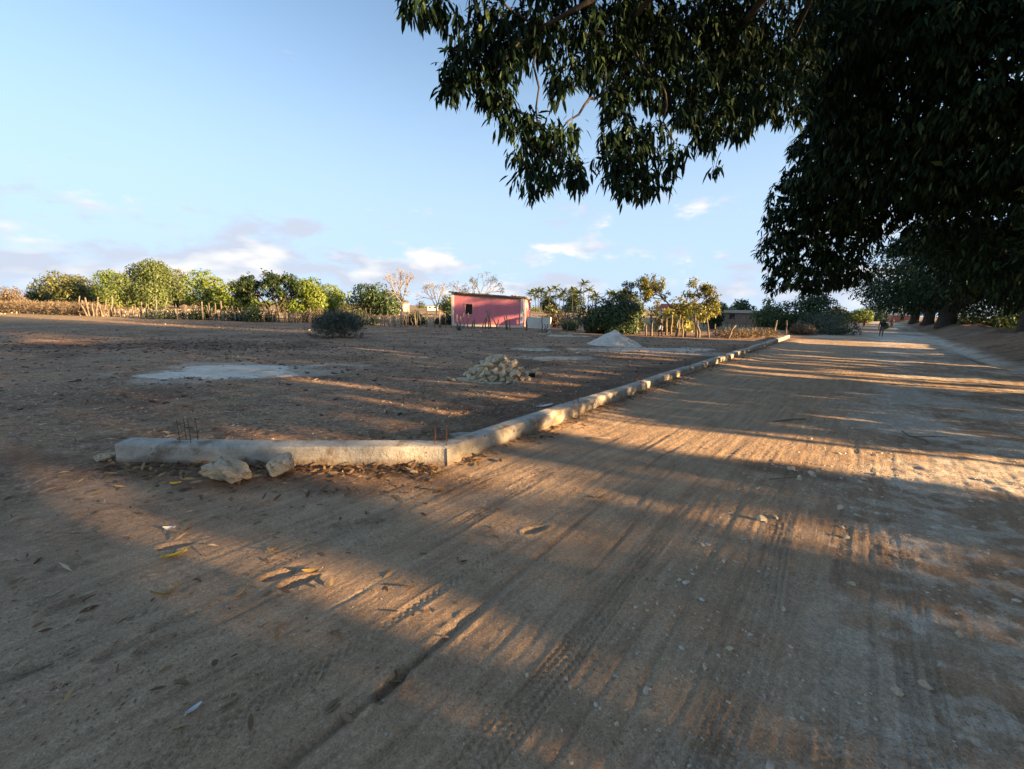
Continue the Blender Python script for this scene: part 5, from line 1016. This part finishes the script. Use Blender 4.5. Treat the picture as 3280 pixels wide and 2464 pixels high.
for i, (x, y, s) in enumerate(((2.49, 3.89, .055), (2.66, 3.95, .04), (3.59, 5.0, .05), (3.83, 5.11, .06), (3.7, 5.3, .07), (4.0, 5.25, .04), (.12, 2.02, .016), (.33, 2.0, .018), (1.15, 2.1, .03), (1.35, 2.25, .026), (2.3, 2.0, .035), (2.1, 1.95, .03), (1.9, 2.6, .03), (1.3, 2.9, .022), (.55, 1.75, .016), (.75, 1.72, .018), (2.6, 2.9, .03), (3.1, 3.6, .035), (3.3, 3.3, .03), (1.7, 3.4, .03), (3.5, 4.2, .04), (4.4, 5.0, .04), (.35, 1.95, .015), (.95, 2.55, .02), (2.9, 2.4, .03))):
    tag(pile_stone(x, y, gz(x, y)+s*.22, s, i, 'road_stone'), 'pale stone bedded in the worn gravel of the road', 'stone', 'pale stones in the road')
def single_leaf(name, x, y, L, W, rz, mat, label, cat='leaf', curl=.25):
    V, F = [], []; n = 7
    for i in range(n):
        u = i/(n-1); w = W*math.sin(math.pi*min(.98, max(.04, u)))**.8; z = curl*L*(u-.5)**2*1.6; V += [((u-.5)*L, -w/2, z+.012), ((u-.5)*L, 0, z), ((u-.5)*L, w/2, z+.012)]
    for i in range(n-1):
        for j in (0, 1): F.append((i*3+j, i*3+3+j, i*3+4+j, i*3+1+j))
    me = bpy.data.meshes.new(name); me.from_pydata(V, [], F); me.update(); a = me.attributes.new('rnd', 'FLOAT', 'POINT'); a.data.foreach_set('value', np.full(len(V), .8, np.float32))
    o = link(name, me, mat); o.location = (x, y, gz(x, y)+.008); o.rotation_euler = (random.uniform(-.2, .2), random.uniform(-.15, .15), rz); return tag(o, label, cat)
YEL = flat_mat('yellow_leaf', (.78, .50, .03), .5); TAN = flat_mat('tan_leaf', (.42, .28, .13), .7); OCH = flat_mat('ochre_leaf', (.36, .23, .08), .6); PAPER = flat_mat('paper', (.66, .66, .66), .7)
single_leaf('fallen_leaf', -2.635, 3.045, .17, .05, .8, YEL, 'bright yellow mango leaf lying on the sand in a patch of sun')
single_leaf('fallen_leaf', -1.48, 2.885, .13, .05, .3, OCH, 'dull yellow leaf lying beside the tyre tread before the beam corner')
single_leaf('fallen_leaf', -2.34, 2.61, .16, .04, .6, OCH, 'curled ochre leaf lying in a hollow of the sand', curl=.8)
single_leaf('fallen_leaf', -1.84, 2.62, .10, .035, 1.1, TAN, 'tan leaf beside the curled ochre leaf', curl=.7)
single_leaf('fallen_leaf', -1.53, 1.77, .07, .035, .9, PAPER, 'whitish dry leaf between the tyre treads', curl=.3)
single_leaf('fallen_leaf', -3.65, 4.35, .12, .06, .2, YEL, 'yellow leaf among litter before the free end of the short beam')
single_leaf('fallen_leaf', -1.9, 3.15, .12, .03, 1.0, TAN, 'narrow brown leaf near the bright yellow leaf', curl=.8)
single_leaf('paper_scrap', .69, 8.6, .40, .13, .3, PAPER, 'white plastic scrap lying on the field behind the long beam', 'scrap', .1)
single_leaf('plastic_scrap', -3.0, 3.45, .09, .05, .4, PAPER, 'small white scrap on the sand near the yellow leaf', 'scrap', .5)
single_leaf('plastic_scrap', -13.6, 28.4, .35, .2, .4, PAPER, 'white scrap on the field beside the thorn bush', 'scrap', .5)
single_leaf('fallen_leaf', .98, 4.28, .13, .05, .3, TAN, 'dry leaf lying in the deep rut of the road', curl=.7)
def stick(name, pts2, r, label, mat=TWIG, cat='stick', lift=.012):
    mb = MB(); o = np.array([*pts2[0], 0]); mb.tube([np.array([x, y, gz(x, y)+lift*(1+.5*(i % 2))])-o for i, (x, y) in enumerate(pts2)], [r*(1-.5*i/len(pts2)) for i in range(len(pts2))], 6); ob = mb.build(name, mat, None, True); ob.location = tuple(o); return tag(ob, label, cat)
stick('dead_branch', [(4.9, 7.72), (5.2, 7.83), (5.45, 7.95), (5.66, 7.93)], .017, 'stout brown stick lying across the road tracks', POST)
stick('dead_branch', [(6.9, 7.25), (6.75, 6.95), (6.85, 6.75), (6.6, 6.5)], .014, 'crooked dark branch on the shaded side of the road', POST)
stick('dead_branch', [(6.75, 6.95), (7.1, 6.9), (7.3, 7.02), (7.42, 6.96)], .009, 'forked dark twig beside the crooked branch on the road', POST)
stick('twig', [(-2.66, 1.94), (-2.55, 2.02), (-2.42, 2.09)], .0045, 'long thin twig lying over the footprints', TWIG)
stick('twig', [(-3.12, 2.46), (-3.08, 2.52), (-3.06, 2.63)], .0045, 'short grey twig on the sand away from the footprints', TWIG)
stick('twig', [(1.2, 6.4), (1.35, 6.5), (1.58, 6.5)], .016, 'bent bleached twig on the sunlit road beside the long beam', TWIG)
stick('twig', [(-1.3, 3.35), (-1.22, 3.3)], .006, 'tiny pale twig near the footprints before the beam corner')
stick('twig', [(-2.2, 2.87), (-2.02, 2.83)], .005, 'thin straw twig across the faint tyre tread')
stick('twig', [(1.55, 1.68), (1.75, 1.72), (1.86, 1.70)], .004, 'thin bleached straw on the gravel of the road')
stick('twig', [(3.2, 4.95), (3.5, 5.0), (3.62, 5.02)], .008, 'dark twig against the stones bedded in the road', POST)
random.seed(5)

pts = np.stack([RNG.uniform(-14, 4, 2600), RNG.uniform(5.3, 20, 2600)], 1); pts = pts[(pts@NN) < -5.0]
clods('field_chips', pts, RNG.uniform(.006, .028, len(pts)), PEB, 'small pale stone chips strewn over the field', 'chips', .6)
pts = np.concatenate([np.stack([RNG.uniform(-6, 0, 420), RNG.uniform(1.6, 4.8, 420)], 1), np.stack([RNG.uniform(-9, 1, 900), RNG.uniform(5.4, 11, 900)], 1)]); pts = pts[((pts@NN) < -4.9) | (pts[:, 1] < 4.8)]
n = len(pts); L = RNG.uniform(.03, .11, n)
tag(link('leaf_scatter', ground_leaf(pts, L, L*.28, 'leaf_scatter', DRYLEAF, .008, .5), DRYLEAF), 'thin scatter of dry brown leaves over sand and field', 'leaf litter', None, 'stuff')

CLOD = rough_mat('sand_clod', (.24, .155, .095), (.38, .265, .165), 3)
pts = np.stack([RNG.uniform(-5, 3.5, 9000), 1.4+6.5*RNG.random(9000)**1.6], 1); pts = pts[((pts@NN) > -4.0) | (pts[:, 1] < 4.8)]; pts = pts[fbm(pts[:, 0]/.7, pts[:, 1]/.5, 151, 3) > -.05]
clods('sand_crumbs', pts, RNG.uniform(.003, .011, len(pts)), CLOD, 'crumbs of dry sand thrown up along the tyre tracks', 'sand crumbs', .7)
